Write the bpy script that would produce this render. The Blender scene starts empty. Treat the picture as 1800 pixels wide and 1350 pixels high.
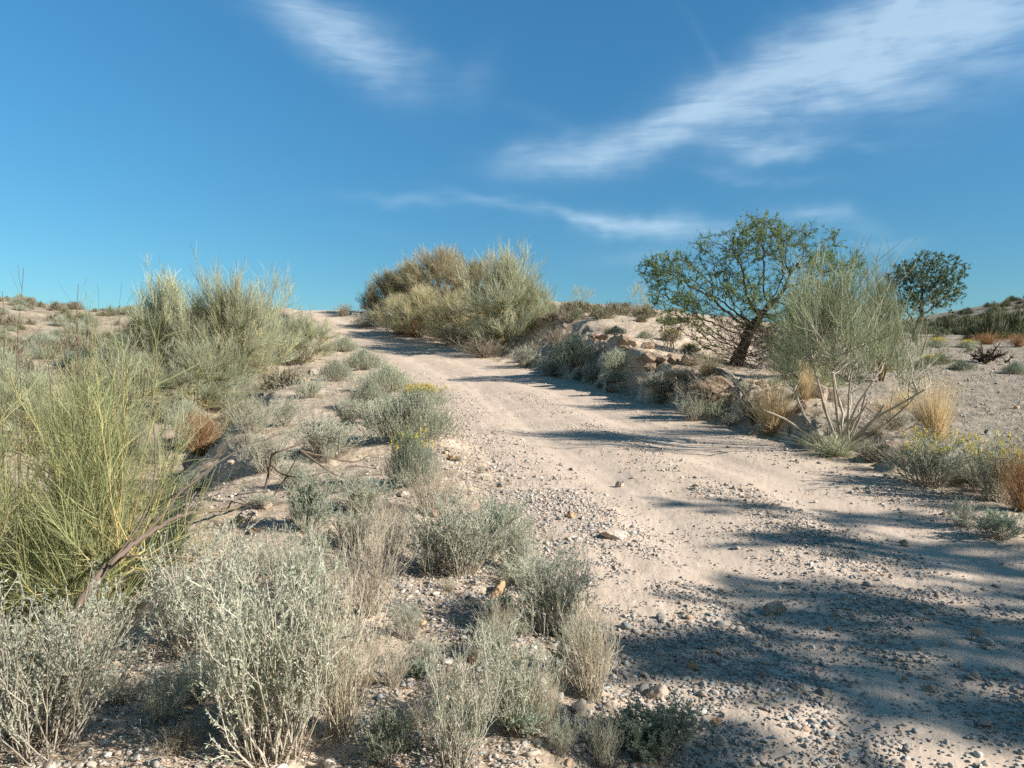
import bpy, math, random
import numpy as np
from math import radians, pi

# ------------------------------------------------------------------ camera, sky, sun, exposure
scene = bpy.context.scene
COL = scene.collection
F = 1352.0; CU = 900.0; HV = 650.0; EYE = 1.6

cam_d = bpy.data.cameras.new("camera")
cam = bpy.data.objects.new("camera", cam_d); COL.objects.link(cam)
cam.location = (0, 0, EYE); cam.rotation_euler = (radians(90), 0, 0)
cam_d.sensor_fit = 'HORIZONTAL'; cam_d.sensor_width = 36; cam_d.lens = 36 * F / 1800
cam_d.shift_y = -(675 - HV) / 1800
cam_d.clip_start = 0.05; cam_d.clip_end = 3000
scene.camera = cam

SUN_EL = 28.5
SUN_DIR = np.array([0.927, -0.375])            # horizontal direction towards the sun
SUN_AZ = math.atan2(SUN_DIR[0], SUN_DIR[1])   # clockwise from +Y
sun_d = bpy.data.lights.new("sun", 'SUN'); sun = bpy.data.objects.new("sun", sun_d); COL.objects.link(sun)
sun_d.energy = 5.0; sun_d.angle = radians(0.5); sun_d.color = (1.0, 0.94, 0.855)
sun.rotation_euler = (radians(90 - SUN_EL), 0, pi - SUN_AZ)
sun.location = (20, -12, 15)

scene.view_settings.view_transform = 'Standard'; scene.view_settings.look = 'None'
scene.view_settings.gamma = 1; scene.view_settings.exposure = 0.83
scene.render.engine = 'CYCLES'
scene.cycles.max_bounces = 6; scene.cycles.diffuse_bounces = 3; scene.cycles.transmission_bounces = 3
scene.cycles.transparent_max_bounces = 4; scene.cycles.glossy_bounces = 1
scene.cycles.use_denoising = False
try: scene.cycles.use_adaptive_sampling = True; scene.cycles.adaptive_threshold = 0.02
except Exception: pass

world = bpy.data.worlds.new("World"); scene.world = world; world.use_nodes = True

class NT:
    """small helper to write node maths"""
    def __init__(s, tree): s.t = tree; s.n = tree.nodes; s.l = tree.links
    def new(s, typ, **kw):
        nd = s.n.new(typ)
        for k, v in kw.items(): setattr(nd, k, v)
        return nd
    def put(s, sock, v):
        if isinstance(v, bpy.types.NodeSocket): s.l.new(v, sock)
        else: sock.default_value = v
    def m(s, op, a, b=None, c=None, clamp=False):
        nd = s.n.new('ShaderNodeMath'); nd.operation = op; nd.use_clamp = clamp
        s.put(nd.inputs[0], a)
        if b is not None: s.put(nd.inputs[1], b)
        if c is not None: s.put(nd.inputs[2], c)
        return nd.outputs[0]
    def mix(s, f, a, b, blend='MIX'):
        nd = s.n.new('ShaderNodeMix'); nd.data_type = 'RGBA'; nd.blend_type = blend
        s.put(nd.inputs['Factor'], f)
        s.put(nd.inputs[6], a); s.put(nd.inputs[7], b)
        return nd.outputs[2]
    def ramp(s, fac, lo, hi):
        nd = s.n.new('ShaderNodeMapRange'); nd.interpolation_type = 'SMOOTHSTEP'
        s.put(nd.inputs[0], fac); nd.inputs[1].default_value = lo; nd.inputs[2].default_value = hi
        return nd.outputs[0]
    def noise(s, vec, scale, detail=4, rough=.55, dist=0.0, d='3D'):
        nd = s.n.new('ShaderNodeTexNoise'); nd.noise_dimensions = d
        if vec is not None: s.put(nd.inputs['Vector'], vec)
        nd.inputs['Scale'].default_value = scale; nd.inputs['Detail'].default_value = detail
        nd.inputs['Roughness'].default_value = rough; nd.inputs['Distortion'].default_value = dist
        return nd.outputs[0]

def build_world():
    T = NT(world.node_tree)
    bg = world.node_tree.nodes['Background']
    sky = T.new('ShaderNodeTexSky'); sky.sky_type = 'NISHITA'; sky.sun_disc = False
    sky.sun_elevation = radians(SUN_EL); sky.sun_rotation = SUN_AZ
    sky.altitude = 400; sky.air_density = 1.0; sky.dust_density = 0.35; sky.ozone_density = 1.6
    tc = T.new('ShaderNodeTexCoord')
    sep = T.new('ShaderNodeSeparateXYZ'); T.l.new(tc.outputs['Generated'], sep.inputs[0])
    x, y, z = sep.outputs
    az = T.m('MULTIPLY', T.m('ARCTAN2', x, y), 180 / pi)
    el = T.m('MULTIPLY', T.m('ARCSINE', z), 180 / pi)
    def ae(u, v):
        a = math.atan((u - CU) / F); e = math.atan((HV - v) / F * math.cos(a))
        return math.degrees(a), math.degrees(e)
    # warp the coordinates for wispy edges
    comb = T.new('ShaderNodeCombineXYZ'); T.put(comb.inputs[0], az); T.put(comb.inputs[1], el)
    w1 = T.noise(comb.outputs[0], .12, 3, .6)
    w2v = T.new('ShaderNodeVectorMath', operation='ADD'); T.l.new(comb.outputs[0], w2v.inputs[0]); w2v.inputs[1].default_value = (37, 91, 5)
    w2 = T.noise(w2v.outputs[0], .12, 3, .6)
    azw = T.m('ADD', az, T.m('MULTIPLY', T.m('SUBTRACT', w1, .5), 5.0))
    elw = T.m('ADD', el, T.m('MULTIPLY', T.m('SUBTRACT', w2, .5), 4.0))
    # soft elongated cloud bodies: (u, v, half length px, half width px, tilt deg (up to the right), strength)
    bodies = [
        (950, 290, 90, 26, 4, .75), (1060, 262, 130, 34, 10, .85), (1200, 210, 120, 32, 27, .9), (1300, 150, 130, 50, 26, 1.05),
        (1440, 108, 150, 52, 16, 1.15), (1600, 72, 170, 48, 22, 1.15), (1760, 22, 170, 48, 22, 1.1), (1560, 10, 120, 40, 40, .7), (1000, 230, 120, 22, -25, .25),
        (600, 60, 150, 48, -28, .85), (540, 20, 120, 40, -15, .6), (690, 95, 90, 22, -10, .55), (840, 120, 50, 28, 60, .38),
        (1340, 262, 75, 20, 2, 1.0), (1430, 258, 90, 10, -6, .4), (720, 350, 110, 12, -2, .75), (880, 362, 90, 9, -14, .85),
        (1010, 388, 80, 9, -20, .9), (1110, 408, 90, 17, -12, .9), (1230, 408, 130, 22, 2, .9), (1130, 462, 90, 14, 0, .55),
        (1460, 380, 80, 16, -14, .8), (1330, 315, 90, 10, -5, .6), (1560, 425, 60, 9, 0, .6), (650, 412, 70, 6, -12, .22),
        (1240, 60, 70, 10, -62, .22), (1590, 25, 70, 9, 40, .8), (2100, -60, 300, 70, 20, .8), (200, -200, 300, 60, 0, .6),
    ]
    total = None
    for (u, v, hl, hw, tilt, st) in bodies:
        ca, ce = ae(u, v); ppd = F * radians(1) * 1.12
        t = radians(tilt); c, s_ = math.cos(t), math.sin(t)
        dx = T.m('SUBTRACT', azw, ca); dy = T.m('SUBTRACT', elw, ce)
        a = T.m('ADD', T.m('MULTIPLY', dx, c / (hl / ppd)), T.m('MULTIPLY', dy, s_ / (hl / ppd)))
        b = T.m('ADD', T.m('MULTIPLY', dx, -s_ / (hw / ppd)), T.m('MULTIPLY', dy, c / (hw / ppd)))
        q = T.m('ADD', T.m('MULTIPLY', a, a), T.m('MULTIPLY', b, b))
        g = T.m('MULTIPLY', T.m('POWER', 2.71828, T.m('MULTIPLY', q, -.62)), st)
        total = g if total is None else T.m('ADD', total, g)
    # fibres drawn out along the wind
    rot = T.new('ShaderNodeMapping'); T.l.new(comb.outputs[0], rot.inputs[0])
    rot.inputs['Rotation'].default_value = (0, 0, radians(-22)); rot.inputs['Scale'].default_value = (.22, 1.0, 1)
    fib = T.noise(rot.outputs[0], .8, 6, .52, .5)
    rot2 = T.new('ShaderNodeMapping'); T.l.new(comb.outputs[0], rot2.inputs[0])
    rot2.inputs['Rotation'].default_value = (0, 0, radians(-35)); rot2.inputs['Scale'].default_value = (.35, 1.0, 1)
    fib2 = T.noise(rot2.outputs[0], .35, 5, .6, .5)
    rot3 = T.new('ShaderNodeMapping'); T.l.new(comb.outputs[0], rot3.inputs[0])
    rot3.inputs['Rotation'].default_value = (0, 0, radians(-30)); rot3.inputs['Scale'].default_value = (.10, 1.0, 1)
    fib3 = T.noise(rot3.outputs[0], 2.6, 6, .6, .3)
    tex = T.m('ADD', T.m('MULTIPLY', fib, .65), T.m('ADD', T.m('MULTIPLY', fib2, .85), T.m('MULTIPLY', fib3, .38)))
    dens = T.m('MULTIPLY', total, T.m('SUBTRACT', tex, .42))
    cl = T.m('MULTIPLY', T.ramp(dens, -.06, 1.35), .45)
    # sky colour correction (the phone's blue)
    hs = T.new('ShaderNodeHueSaturation'); hs.inputs['Saturation'].default_value = 1.22; hs.inputs['Value'].default_value = 1.0; hs.inputs['Hue'].default_value = .488
    T.l.new(sky.outputs[0], hs.inputs['Color'])
    base = T.mix(1.0, hs.outputs[0], (.50, .80, .935, 1), 'MULTIPLY')
    low = T.ramp(el, 32, -2)
    base = T.mix(low, base, T.mix(1.0, base, (.60, .62, .645, 1), 'MULTIPLY'))
    base = T.mix(T.ramp(az, 5, -40), base, T.mix(1.0, base, (1.10, 1.10, 1.05, 1), 'MULTIPLY'))
    dim = T.m('MAXIMUM', T.ramp(y, .15, -.4), T.ramp(el, 40, 70))  # unseen sky behind and overhead dimmed and warmed to cut blue fill in shade
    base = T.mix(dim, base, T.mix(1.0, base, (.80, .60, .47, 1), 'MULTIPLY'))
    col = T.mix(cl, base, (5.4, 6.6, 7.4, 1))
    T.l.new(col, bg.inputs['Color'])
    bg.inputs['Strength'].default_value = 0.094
build_world()

# ------------------------------------------------------------------ helpers
RNG = np.random.default_rng(7)
def rng(seed): return np.random.default_rng(seed)

_perm = rng(3).permutation(512); _ang = rng(4).random(512) * 2 * pi
def perlin(x, y):
    xi = np.floor(x).astype(np.int64); yi = np.floor(y).astype(np.int64)
    xf = x - xi; yf = y - yi
    def g(ix, iy, fx, fy):
        h = _ang[(_perm[(ix & 511)] + iy * 37 + (iy >> 9) * 11) & 511]
        return np.cos(h) * fx + np.sin(h) * fy
    sx = xf * xf * xf * (xf * (xf * 6 - 15) + 10); sy = yf * yf * yf * (yf * (yf * 6 - 15) + 10)
    a = g(xi, yi, xf, yf); b = g(xi + 1, yi, xf - 1, yf); c = g(xi, yi + 1, xf, yf - 1); d = g(xi + 1, yi + 1, xf - 1, yf - 1)
    return (a + (b - a) * sx) + ((c + (d - c) * sx) - (a + (b - a) * sx)) * sy
def fbm(x, y, sc, oct=4, gain=.5):
    r = 0; a = 1.0
    for i in range(oct):
        r = r + a * perlin(x * sc + 17.3 * i, y * sc - 9.1 * i); sc *= 2.03; a *= gain
    return r
def ss(t): t = np.clip(t, 0, 1); return t * t * (3 - 2 * t)

# ------------------------------------------------------------------ terrain
_ys = np.array([-60, -20, -10, 0, 5, 9, 13, 19.5, 30, 38, 46, 52, 60, 80, 140.])
_cx = np.array([14, 5.5, 3.9, 2.9, 2.4, 1.75, 1.0, -.05, -2.5, -5.5, -9.3, -12.7, -18, -34, -90.])
_rz = np.array([-3, -1.2, -.6, 0, .3, .54, .78, 1.18, 1.85, 2.95, 4.6, 5.68, 6.0, 4.6, 0.])
_yy = np.linspace(-60, 140, 2001)
def _smooth(v, w):
    k = np.hanning(w); k /= k.sum(); p = np.pad(v, w // 2, mode='edge'); return np.convolve(p, k, 'valid')[:len(v)]
_cxs = _smooth(np.interp(_yy, _ys, _cx), 61); _rzs = _smooth(np.interp(_yy, _ys, _rz), 61)
def road_cx(y): return np.interp(y, _yy, _cxs)
def road_z(y): return np.interp(y, _yy, _rzs)
def verge_w(y): return np.interp(y, [0, 4, 9, 16, 32, 45, 55], [2.5, 2.5, 3.0, 3.4, 2.8, 1.6, 1.2])

def _pix(pts):
    o = []
    for (u, v, y) in pts:
        x = (u - CU) / F * y; r = math.hypot(x, y); o.append((math.atan2(x, y), math.log(r), (HV - v) / F * y / r))
    return o
def _pol(pts): return [(radians(a), math.log(r), (z - EYE) / r) for (a, r, z) in pts]
class TPS:
    def __init__(s, pts, lam=1e-3):
        p = np.array(pts); s.c = p[:, :2] * [1.6, 1.0]; n = len(p)
        K = s.k(np.linalg.norm(s.c[:, None] - s.c[None], axis=2)) + lam * np.eye(n)
        P = np.c_[np.ones(n), s.c]; A = np.block([[K, P], [P.T, np.zeros((3, 3))]])
        s.w = np.linalg.solve(A, np.r_[p[:, 2], np.zeros(3)])
    @staticmethod
    def k(r): return np.where(r > 1e-9, r * r * np.log(r + 1e-12), 0)
    def __call__(s, x, y):
        sh = np.shape(x); x = np.ravel(x); y = np.ravel(y)
        r = np.maximum(np.hypot(x, y), .7)
        q = np.c_[np.arctan2(x, y) * 1.6, np.log(r)]; out = np.empty(len(q))
        for i in range(0, len(q), 60000):
            b = q[i:i + 60000]
            K = s.k(np.linalg.norm(b[:, None] - s.c[None], axis=2))
            out[i:i + 60000] = K @ s.w[:-3] + s.w[-3] + b @ s.w[-2:]
        return (out * r + EYE).reshape(sh)
Zright = TPS(_pix([(1800,765,11),(1800,700,15),(1800,650,21),(1800,612,32),(1800,592,60),(1600,770,10),(1600,705,14.5),(1600,652,20),(1600,608,30),
    (1600,588,50),(1450,712,12.5),(1450,645,19),(1450,605,28),(1450,580,42),(1300,662,18),(1300,636,25),(1300,596,33),(1300,562,42),(1200,628,19),
    (1200,578,29),(1200,556,38),(1100,598,23),(1100,562,30),(1100,548,36),(1000,600,25),(1000,548,34),(960,535,38),(850,542,38),(850,600,27),
    (700,548,42),(700,575,37),(600,548,49),(560,560,51),(600,575,60),(850,565,58),(1000,558,58),(1200,570,58),(1450,588,75),(1600,592,85),
    (1800,592,95),(1800,526,230),(1730,541,230),(1680,556,230),(1600,572,230),(1450,590,230),(1200,605,230),(800,605,230),(1800,550,550),(900,625,550)])
    + _pol([(70,5,.75),(90,5,.6),(90,15,1.1),(70,15,1.4),(70,60,5),(90,60,4),(135,6,.3),(135,60,0),(180,6,-.2),(180,60,-3),(70,300,40),(-90,60,4),(-90,8,.5),(-180,6,-.2),(-180,60,-3)]))
Zleft = TPS(_pix([(0,524,70),(100,540,70),(200,550,68),(300,551,66),(400,552,64),(500,555,58),(560,556,54),(0,560,45),(0,620,28),(0,700,17),(0,800,11),
    (0,900,8.2),(0,1060,6.2),(0,1250,5),(150,600,38),(150,700,19),(150,800,12.5),(150,900,9),(150,1130,5.9),(300,600,38),(300,680,22),(300,770,15),
    (300,905,9.5),(420,600,36),(420,690,21),(420,780,15),(500,590,40),(500,640,28),(0,545,100),(200,570,100),(400,575,100),(600,580,100),(0,560,230),(300,600,230),(600,605,230),(0,600,550),(600,625,550)])
    + _pol([(-70,5,-.5),(-90,5,-.6),(-70,15,1.0),(-90,15,.8),(-70,60,9),(-90,60,9),(-135,6,-.4),(-135,60,-1),(-180,6,-.2),(-180,60,-3),(180,6,-.2),(180,60,-3),(90,60,4),(90,6,.4)]))

def terrain(x, y, detail=True, mask=False):
    x = np.asarray(x, float); y = np.asarray(y, float)
    r = np.hypot(x, y)
    c = road_cx(y); zr = road_z(y); off = x - c
    sR = off - 2.05; sL = -off - 2.0
    n1 = fbm(x, y, .9, 3); n2 = fbm(x + 50, y, .35, 3)
    wb = np.interp(y, [0, 6, 9, 18, 24, 30], [1.6, 1.2, .5, .42, 1.6, 3.5])
    zR = Zright(x, y); zL = Zleft(x, y)
    wR = ss((sR - .25 - .7 * n1 * np.clip(y / 8, 0, 1)) / wb)
    vw = verge_w(y)
    wL = ss((sL - vw - .6 * n2) / 1.05)
    verge = zr + .12 * ss(sL / .7) + .10 * n2 * ss(sL / .5)
    inside = np.where(off > 0, zr, verge)
    z = inside * (1 - wR) * (1 - wL) + zR * wR + zL * wL
    bandy = ss((y - 8.5) / 3) * (1 - ss((y - 25) / 5))
    z = z + bandy * .30 * np.exp(-((sR - 1.05 - .5 * n1) / .42) ** 2) * (.75 + .8 * n2)
    road = (1 - ss((sR + .35) / .6)) * (1 - ss((sL + .25) / .6))
    road = road * ss((y + 40) / 5) * (1 - ss((y - 110) / 20))
    if detail:
        bank = 4 * wR * (1 - wR) * ss((y - 7) / 3.5) * (1 - ss((y - 27) / 4))
        rough = (1 - road)
        far = np.clip(r / 30, .3, 4)
        # general unevenness
        z = z + rough * (.05 * fbm(x, y, 1.6, 3) * np.clip(far, 0, 1.4) + .028 * fbm(x + 9, y, 6, 3) + .10 * far * fbm(x, y, .25, 2) * np.clip((r - 12) / 20, 0, 1))
        cl = fbm(x, y, 2.6, 4, .6)
        z = z + bank * (.36 * np.abs(cl) + .13 * fbm(x, y, 7, 3)) - bank * .08
        # eroded gullies on the bank
        z = z - .22 * bank * np.clip(fbm(x + 3, y + 8, 1.3, 2) - .12, 0, 1) * 2
        # wheel tracks, crown and loose gravel on the road
        tr = np.exp(-((off + .95) / .42) ** 2) + np.exp(-((off - .75) / .42) ** 2)
        z = z + road * (-.05 * tr * (.7 + .6 * n1) + .016 * fbm(x, y, 1.1, 3) + .010 * fbm(off * 4, y * .5, 1, 3) + .004 * fbm(x, y, 12, 3) * (1 - .8 * np.clip(tr, 0, 1)))
        lr = ss((40 - r) / 20)
        z = z + lr * .003 * fbm(x, y, 30, 2) * (1 + (1 - road))
    if mask:
        return z, road, off, wR, wL
    return z

def ground_z(x, y): return float(terrain(np.array([x]), np.array([y]))[0])
_march = 1.6 * 1.006 ** np.arange(900)
def at(u, v):
    """where the sight line through a picture point meets the ground"""
    x = (u - CU) / F * _march; zr = EYE + (HV - v) / F * _march
    d = zr - terrain(x, _march)
    k = np.nonzero(d < 0)[0]
    if len(k) == 0: i = 700
    else: i = max(k[0], 1)
    t = d[i - 1] / (d[i - 1] - d[i]) if d[i] != d[i - 1] else 0
    y = _march[i - 1] + (_march[i] - _march[i - 1]) * np.clip(t, 0, 1)
    x = (u - CU) / F * y
    return float(x), float(y), ground_z(x, y)

# ------------------------------------------------------------------ mesh assembling
def mesh_from(name, chunks, mats, smooth=False):
    """chunks: (verts[n,3], faces[m,k], tint[n] or [n,3], material index)"""
    V = []; loops = []; tot = []; T = []; M = []; base = 0
    for (v, f, t, mi) in chunks:
        if len(v) == 0: continue
        V.append(v); loops.append((f + base).ravel()); tot.append(np.full(len(f), f.shape[1])); M.append(np.full(len(f), mi))
        t = np.asarray(t, float)
        if t.ndim == 0: t = np.full(len(v), float(t))
        T.append(t); base += len(v)
    V = np.concatenate(V); loops = np.concatenate(loops).astype(np.int32); tot = np.concatenate(tot).astype(np.int32)
    M = np.concatenate(M).astype(np.int32); T = np.concatenate(T)
    me = bpy.data.meshes.new(name)
    me.vertices.add(len(V)); me.vertices.foreach_set('co', V.astype(np.float32).ravel())
    me.loops.add(len(loops)); me.loops.foreach_set('vertex_index', loops)
    me.polygons.add(len(tot)); st = np.concatenate([[0], np.cumsum(tot)[:-1]]).astype(np.int32)
    me.polygons.foreach_set('loop_start', st)
    try: me.polygons.foreach_set('loop_total', tot)
    except Exception: pass
    me.polygons.foreach_set('material_index', M)
    if smooth: me.polygons.foreach_set('use_smooth', np.ones(len(tot), bool))
    if T.ndim == 1:
        a = me.attributes.new('tint', 'FLOAT', 'POINT'); a.data.foreach_set('value', T.astype(np.float32))
    else:
        a = me.attributes.new('tint', 'FLOAT_COLOR', 'POINT'); a.data.foreach_set('color', np.c_[T, np.ones(len(T))].astype(np.float32).ravel())
    for m in mats: me.materials.append(m)
    me.update(); me.validate()
    return me

def unit(d): return d / np.maximum(np.linalg.norm(d, axis=-1, keepdims=True), 1e-9)
def spread(R, D, a0, a1):
    """directions turned away from D by a0..a1 degrees"""
    n = len(D); q = unit(np.cross(D, R.normal(size=(n, 3)))); a = np.radians(R.uniform(a0, a1, n))[:, None]
    return D * np.cos(a) + q * np.sin(a)
def curves(R, P, D, L, k, up=0.0, wob=.15, down_end=0.0):
    n = len(P); out = np.empty((n, k, 3)); out[:, 0] = P; d = unit(D.copy()); L = np.broadcast_to(L, (n,))
    for i in range(1, k):
        d = unit(d + np.array([0, 0, up - down_end * (i / k)]) + R.normal(size=(n, 3)) * wob)
        out[:, i] = out[:, i - 1] + d * (L / (k - 1))[:, None]
    return out
def along(R, pts, per, t0, t1):
    """per points on each curve, with the tangent"""
    n, k, _ = pts.shape; idx = np.repeat(np.arange(n), per)
    t = R.uniform(t0, t1, len(idx)) * (k - 1); i = np.minimum(t.astype(int), k - 2); f = (t - i)[:, None]
    a = pts[idx, i]; b = pts[idx, i + 1]
    return a + (b - a) * f, unit(b - a), idx
def tubes(R, pts, r0, r1, sides, tint):
    n, k, _ = pts.shape
    tan = np.gradient(pts, axis=1); tan = unit(tan)
    ref = unit(R.normal(size=(n, 1, 3))) + np.zeros((n, k, 3))
    A = unit(np.cross(tan, ref)); B = np.cross(tan, A)
    t = np.linspace(0, 1, k)[None, :, None, None]
    r0 = np.broadcast_to(r0, (n,))[:, None, None, None]; r1 = np.broadcast_to(r1, (n,))[:, None, None, None]
    rad = r0 + (r1 - r0) * t
    if sides == 2: ang = np.array([0, pi])
    else: ang = np.arange(sides) * 2 * pi / sides
    ring = A[:, :, None] * np.cos(ang)[None, None, :, None] + B[:, :, None] * np.sin(ang)[None, None, :, None]
    V = (pts[:, :, None] + ring * rad).reshape(-1, 3)
    base = (np.arange(n) * k * sides)[:, None, None] + (np.arange(k - 1) * sides)[None, :, None]
    s = np.arange(1 if sides == 2 else sides)[None, None, :]
    s2 = (s + 1) % sides
    Fc = np.stack([base + s, base + s2, base + s2 + sides, base + s + sides], axis=-1).reshape(-1, 4)
    tt = np.repeat(np.broadcast_to(tint, (n,)), k * sides)
    return V, Fc, tt
def leaves(R, P, D, length, width, tint, jl=.35):
    """small kite-shaped leaves"""
    n = len(P); D = unit(D); N = unit(np.cross(D, R.normal(size=(n, 3)))); S = np.cross(D, N)
    L = (length * R.uniform(1 - jl, 1 + jl, n))[:, None]; W = (width * R.uniform(.7, 1.2, n))[:, None]
    bend = N * L * R.uniform(-.12, .2, n)[:, None]
    V = np.stack([P, P + D * L * .45 + S * W * .5 + bend, P + D * L, P + D * L * .45 - S * W * .5 + bend], axis=1).reshape(-1, 3)
    Fc = np.arange(n * 4).reshape(-1, 4)
    return V, Fc, np.repeat(np.broadcast_to(tint, (n,)), 4)

# ------------------------------------------------------------------ materials
def mat_tint(name, c0, c1, rough=.8, trans=0.0, spec=.2, mid=None):
    m = bpy.data.materials.new(name); m.use_nodes = True; T = NT(m.node_tree)
    bs = m.node_tree.nodes['Principled BSDF']; out = m.node_tree.nodes['Material Output']
    at_ = T.new('ShaderNodeAttribute', attribute_name='tint')
    cr = T.new('ShaderNodeValToRGB'); e = cr.color_ramp.elements
    e[0].color = (*c0, 1); e[1].color = (*c1, 1)
    if mid: k = cr.color_ramp.elements.new(.5); k.color = (*mid, 1)
    T.l.new(at_.outputs['Fac'], cr.inputs[0])
    oi = T.new('ShaderNodeObjectInfo')
    g = T.new('ShaderNodeHueSaturation'); T.l.new(cr.outputs[0], g.inputs['Color'])
    T.put(g.inputs['Value'], T.m('ADD', .86, T.m('MULTIPLY', oi.outputs['Random'], .28)))
    T.put(g.inputs['Hue'], T.m('ADD', .492, T.m('MULTIPLY', oi.outputs['Random'], .016)))
    T.l.new(g.outputs[0], bs.inputs['Base Color'])
    bs.inputs['Roughness'].default_value = rough; bs.inputs['Specular IOR Level'].default_value = spec
    if trans > 0:
        tr = T.new('ShaderNodeBsdfTranslucent'); T.l.new(g.outputs[0], tr.inputs[0])
        mx = T.new('ShaderNodeMixShader'); mx.inputs[0].default_value = trans
        T.l.new(bs.outputs[0], mx.inputs[1]); T.l.new(tr.outputs[0], mx.inputs[2]); T.l.new(mx.outputs[0], out.inputs[0])
    return m
M_saltleaf = mat_tint('grey_leaf', (.31, .34, .245), (.72, .74, .59), trans=.42, mid=(.49, .52, .395))
M_greenleaf = mat_tint('grey_green_leaf', (.20, .245, .17), (.48, .53, .41), trans=.32, mid=(.32, .375, .275))
M_palestem = mat_tint('pale_stem', (.38, .34, .265), (.68, .63, .53), trans=.12)
M_straw = mat_tint('straw', (.40, .34, .25), (.72, .65, .51), trans=.22)
M_gold = mat_tint('golden_straw', (.50, .38, .20), (.88, .74, .47), trans=.3)
M_drygrey = mat_tint('dry_grey_twig', (.22, .18, .135), (.48, .42, .32), trans=.12)
M_deadstem = mat_tint('dead_brown_twig', (.14, .11, .085), (.34, .27, .20))
M_ginger = mat_tint('ginger_twig', (.27, .14, .065), (.52, .33, .17), trans=.15)
M_broomtwig = mat_tint('broom_twig', (.26, .275, .18), (.60, .61, .43), trans=.38, mid=(.43, .445, .295))
M_broomgreen = mat_tint('broom_twig_fresh', (.16, .19, .11), (.44, .48, .31), trans=.25, mid=(.28, .32, .195))
M_broomgrey = mat_tint('broom_twig_dry', (.30, .265, .155), (.62, .56, .35), trans=.36, mid=(.46, .42, .25))
M_broomnear = mat_tint('broom_twig_green', (.14, .165, .075), (.48, .46, .22), trans=.26, mid=(.29, .31, .145))
M_broomstem = mat_tint('broom_branch', (.20, .155, .07), (.50, .40, .17), rough=.7)
M_bark = mat_tint('bark', (.045, .036, .03), (.14, .115, .09), rough=.95)
M_deadwood = mat_tint('dead_wood', (.10, .075, .055), (.27, .21, .16), rough=.9)
M_treeleaf = mat_tint('tree_leaf', (.07, .11, .03), (.35, .42, .15), trans=.4, mid=(.165, .23, .07))
M_treeleaf2 = mat_tint('tree_leaf_dark', (.07, .11, .045), (.22, .29, .13), trans=.38, mid=(.13, .185, .08))
M_yellow = mat_tint('yellow_petal', (.55, .42, .02), (.85, .70, .06), trans=.3)
M_scrubdark = mat_tint('scrub_dark', (.07, .08, .045), (.19, .20, .115), trans=.1, mid=(.12, .135, .075))
M_scrub = mat_tint('scrub', (.12, .105, .075), (.34, .30, .21), trans=.1, mid=(.22, .20, .14))
M_scrubgreen = mat_tint('scrub_green', (.12, .13, .07), (.34, .34, .20), trans=.12, mid=(.21, .225, .13))

def mat_rock(name, c0, c1, scale=6):
    m = bpy.data.materials.new(name); m.use_nodes = True; T = NT(m.node_tree); bs = m.node_tree.nodes['Principled BSDF']
    tc = T.new('ShaderNodeTexCoord')
    n = T.noise(tc.outputs['Object'], scale, 8, .65); n2 = T.noise(tc.outputs['Object'], scale * 9, 4, .6)
    cr = T.ramp(T.m('ADD', T.m('MULTIPLY', n, .7), T.m('MULTIPLY', n2, .3)), .35, .65)
    oi = T.new('ShaderNodeObjectInfo')
    g = T.new('ShaderNodeHueSaturation'); T.l.new(T.mix(cr, (*c0, 1), (*c1, 1)), g.inputs['Color'])
    T.put(g.inputs['Value'], T.m('ADD', .8, T.m('MULTIPLY', oi.outputs['Random'], .4)))
    T.l.new(g.outputs[0], bs.inputs['Base Color']); bs.inputs['Roughness'].default_value = .95; bs.inputs['Specular IOR Level'].default_value = .15
    b = T.new('ShaderNodeBump'); b.inputs['Strength'].default_value = .6; b.inputs['Distance'].default_value = .02
    T.l.new(n2, b.inputs['Height']); T.l.new(b.outputs[0], bs.inputs['Normal'])
    return m
M_rock = mat_rock('pale_limestone', (.34, .27, .21), (.56, .48, .40))
M_rockgrey = mat_rock('grey_stone', (.20, .19, .18), (.38, .36, .33))
M_rockred = mat_rock('ochre_stone', (.42, .25, .14), (.60, .42, .27))
M_clod = mat_rock('dry_earth_clod', (.17, .12, .085), (.41, .315, .235), 3)

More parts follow.
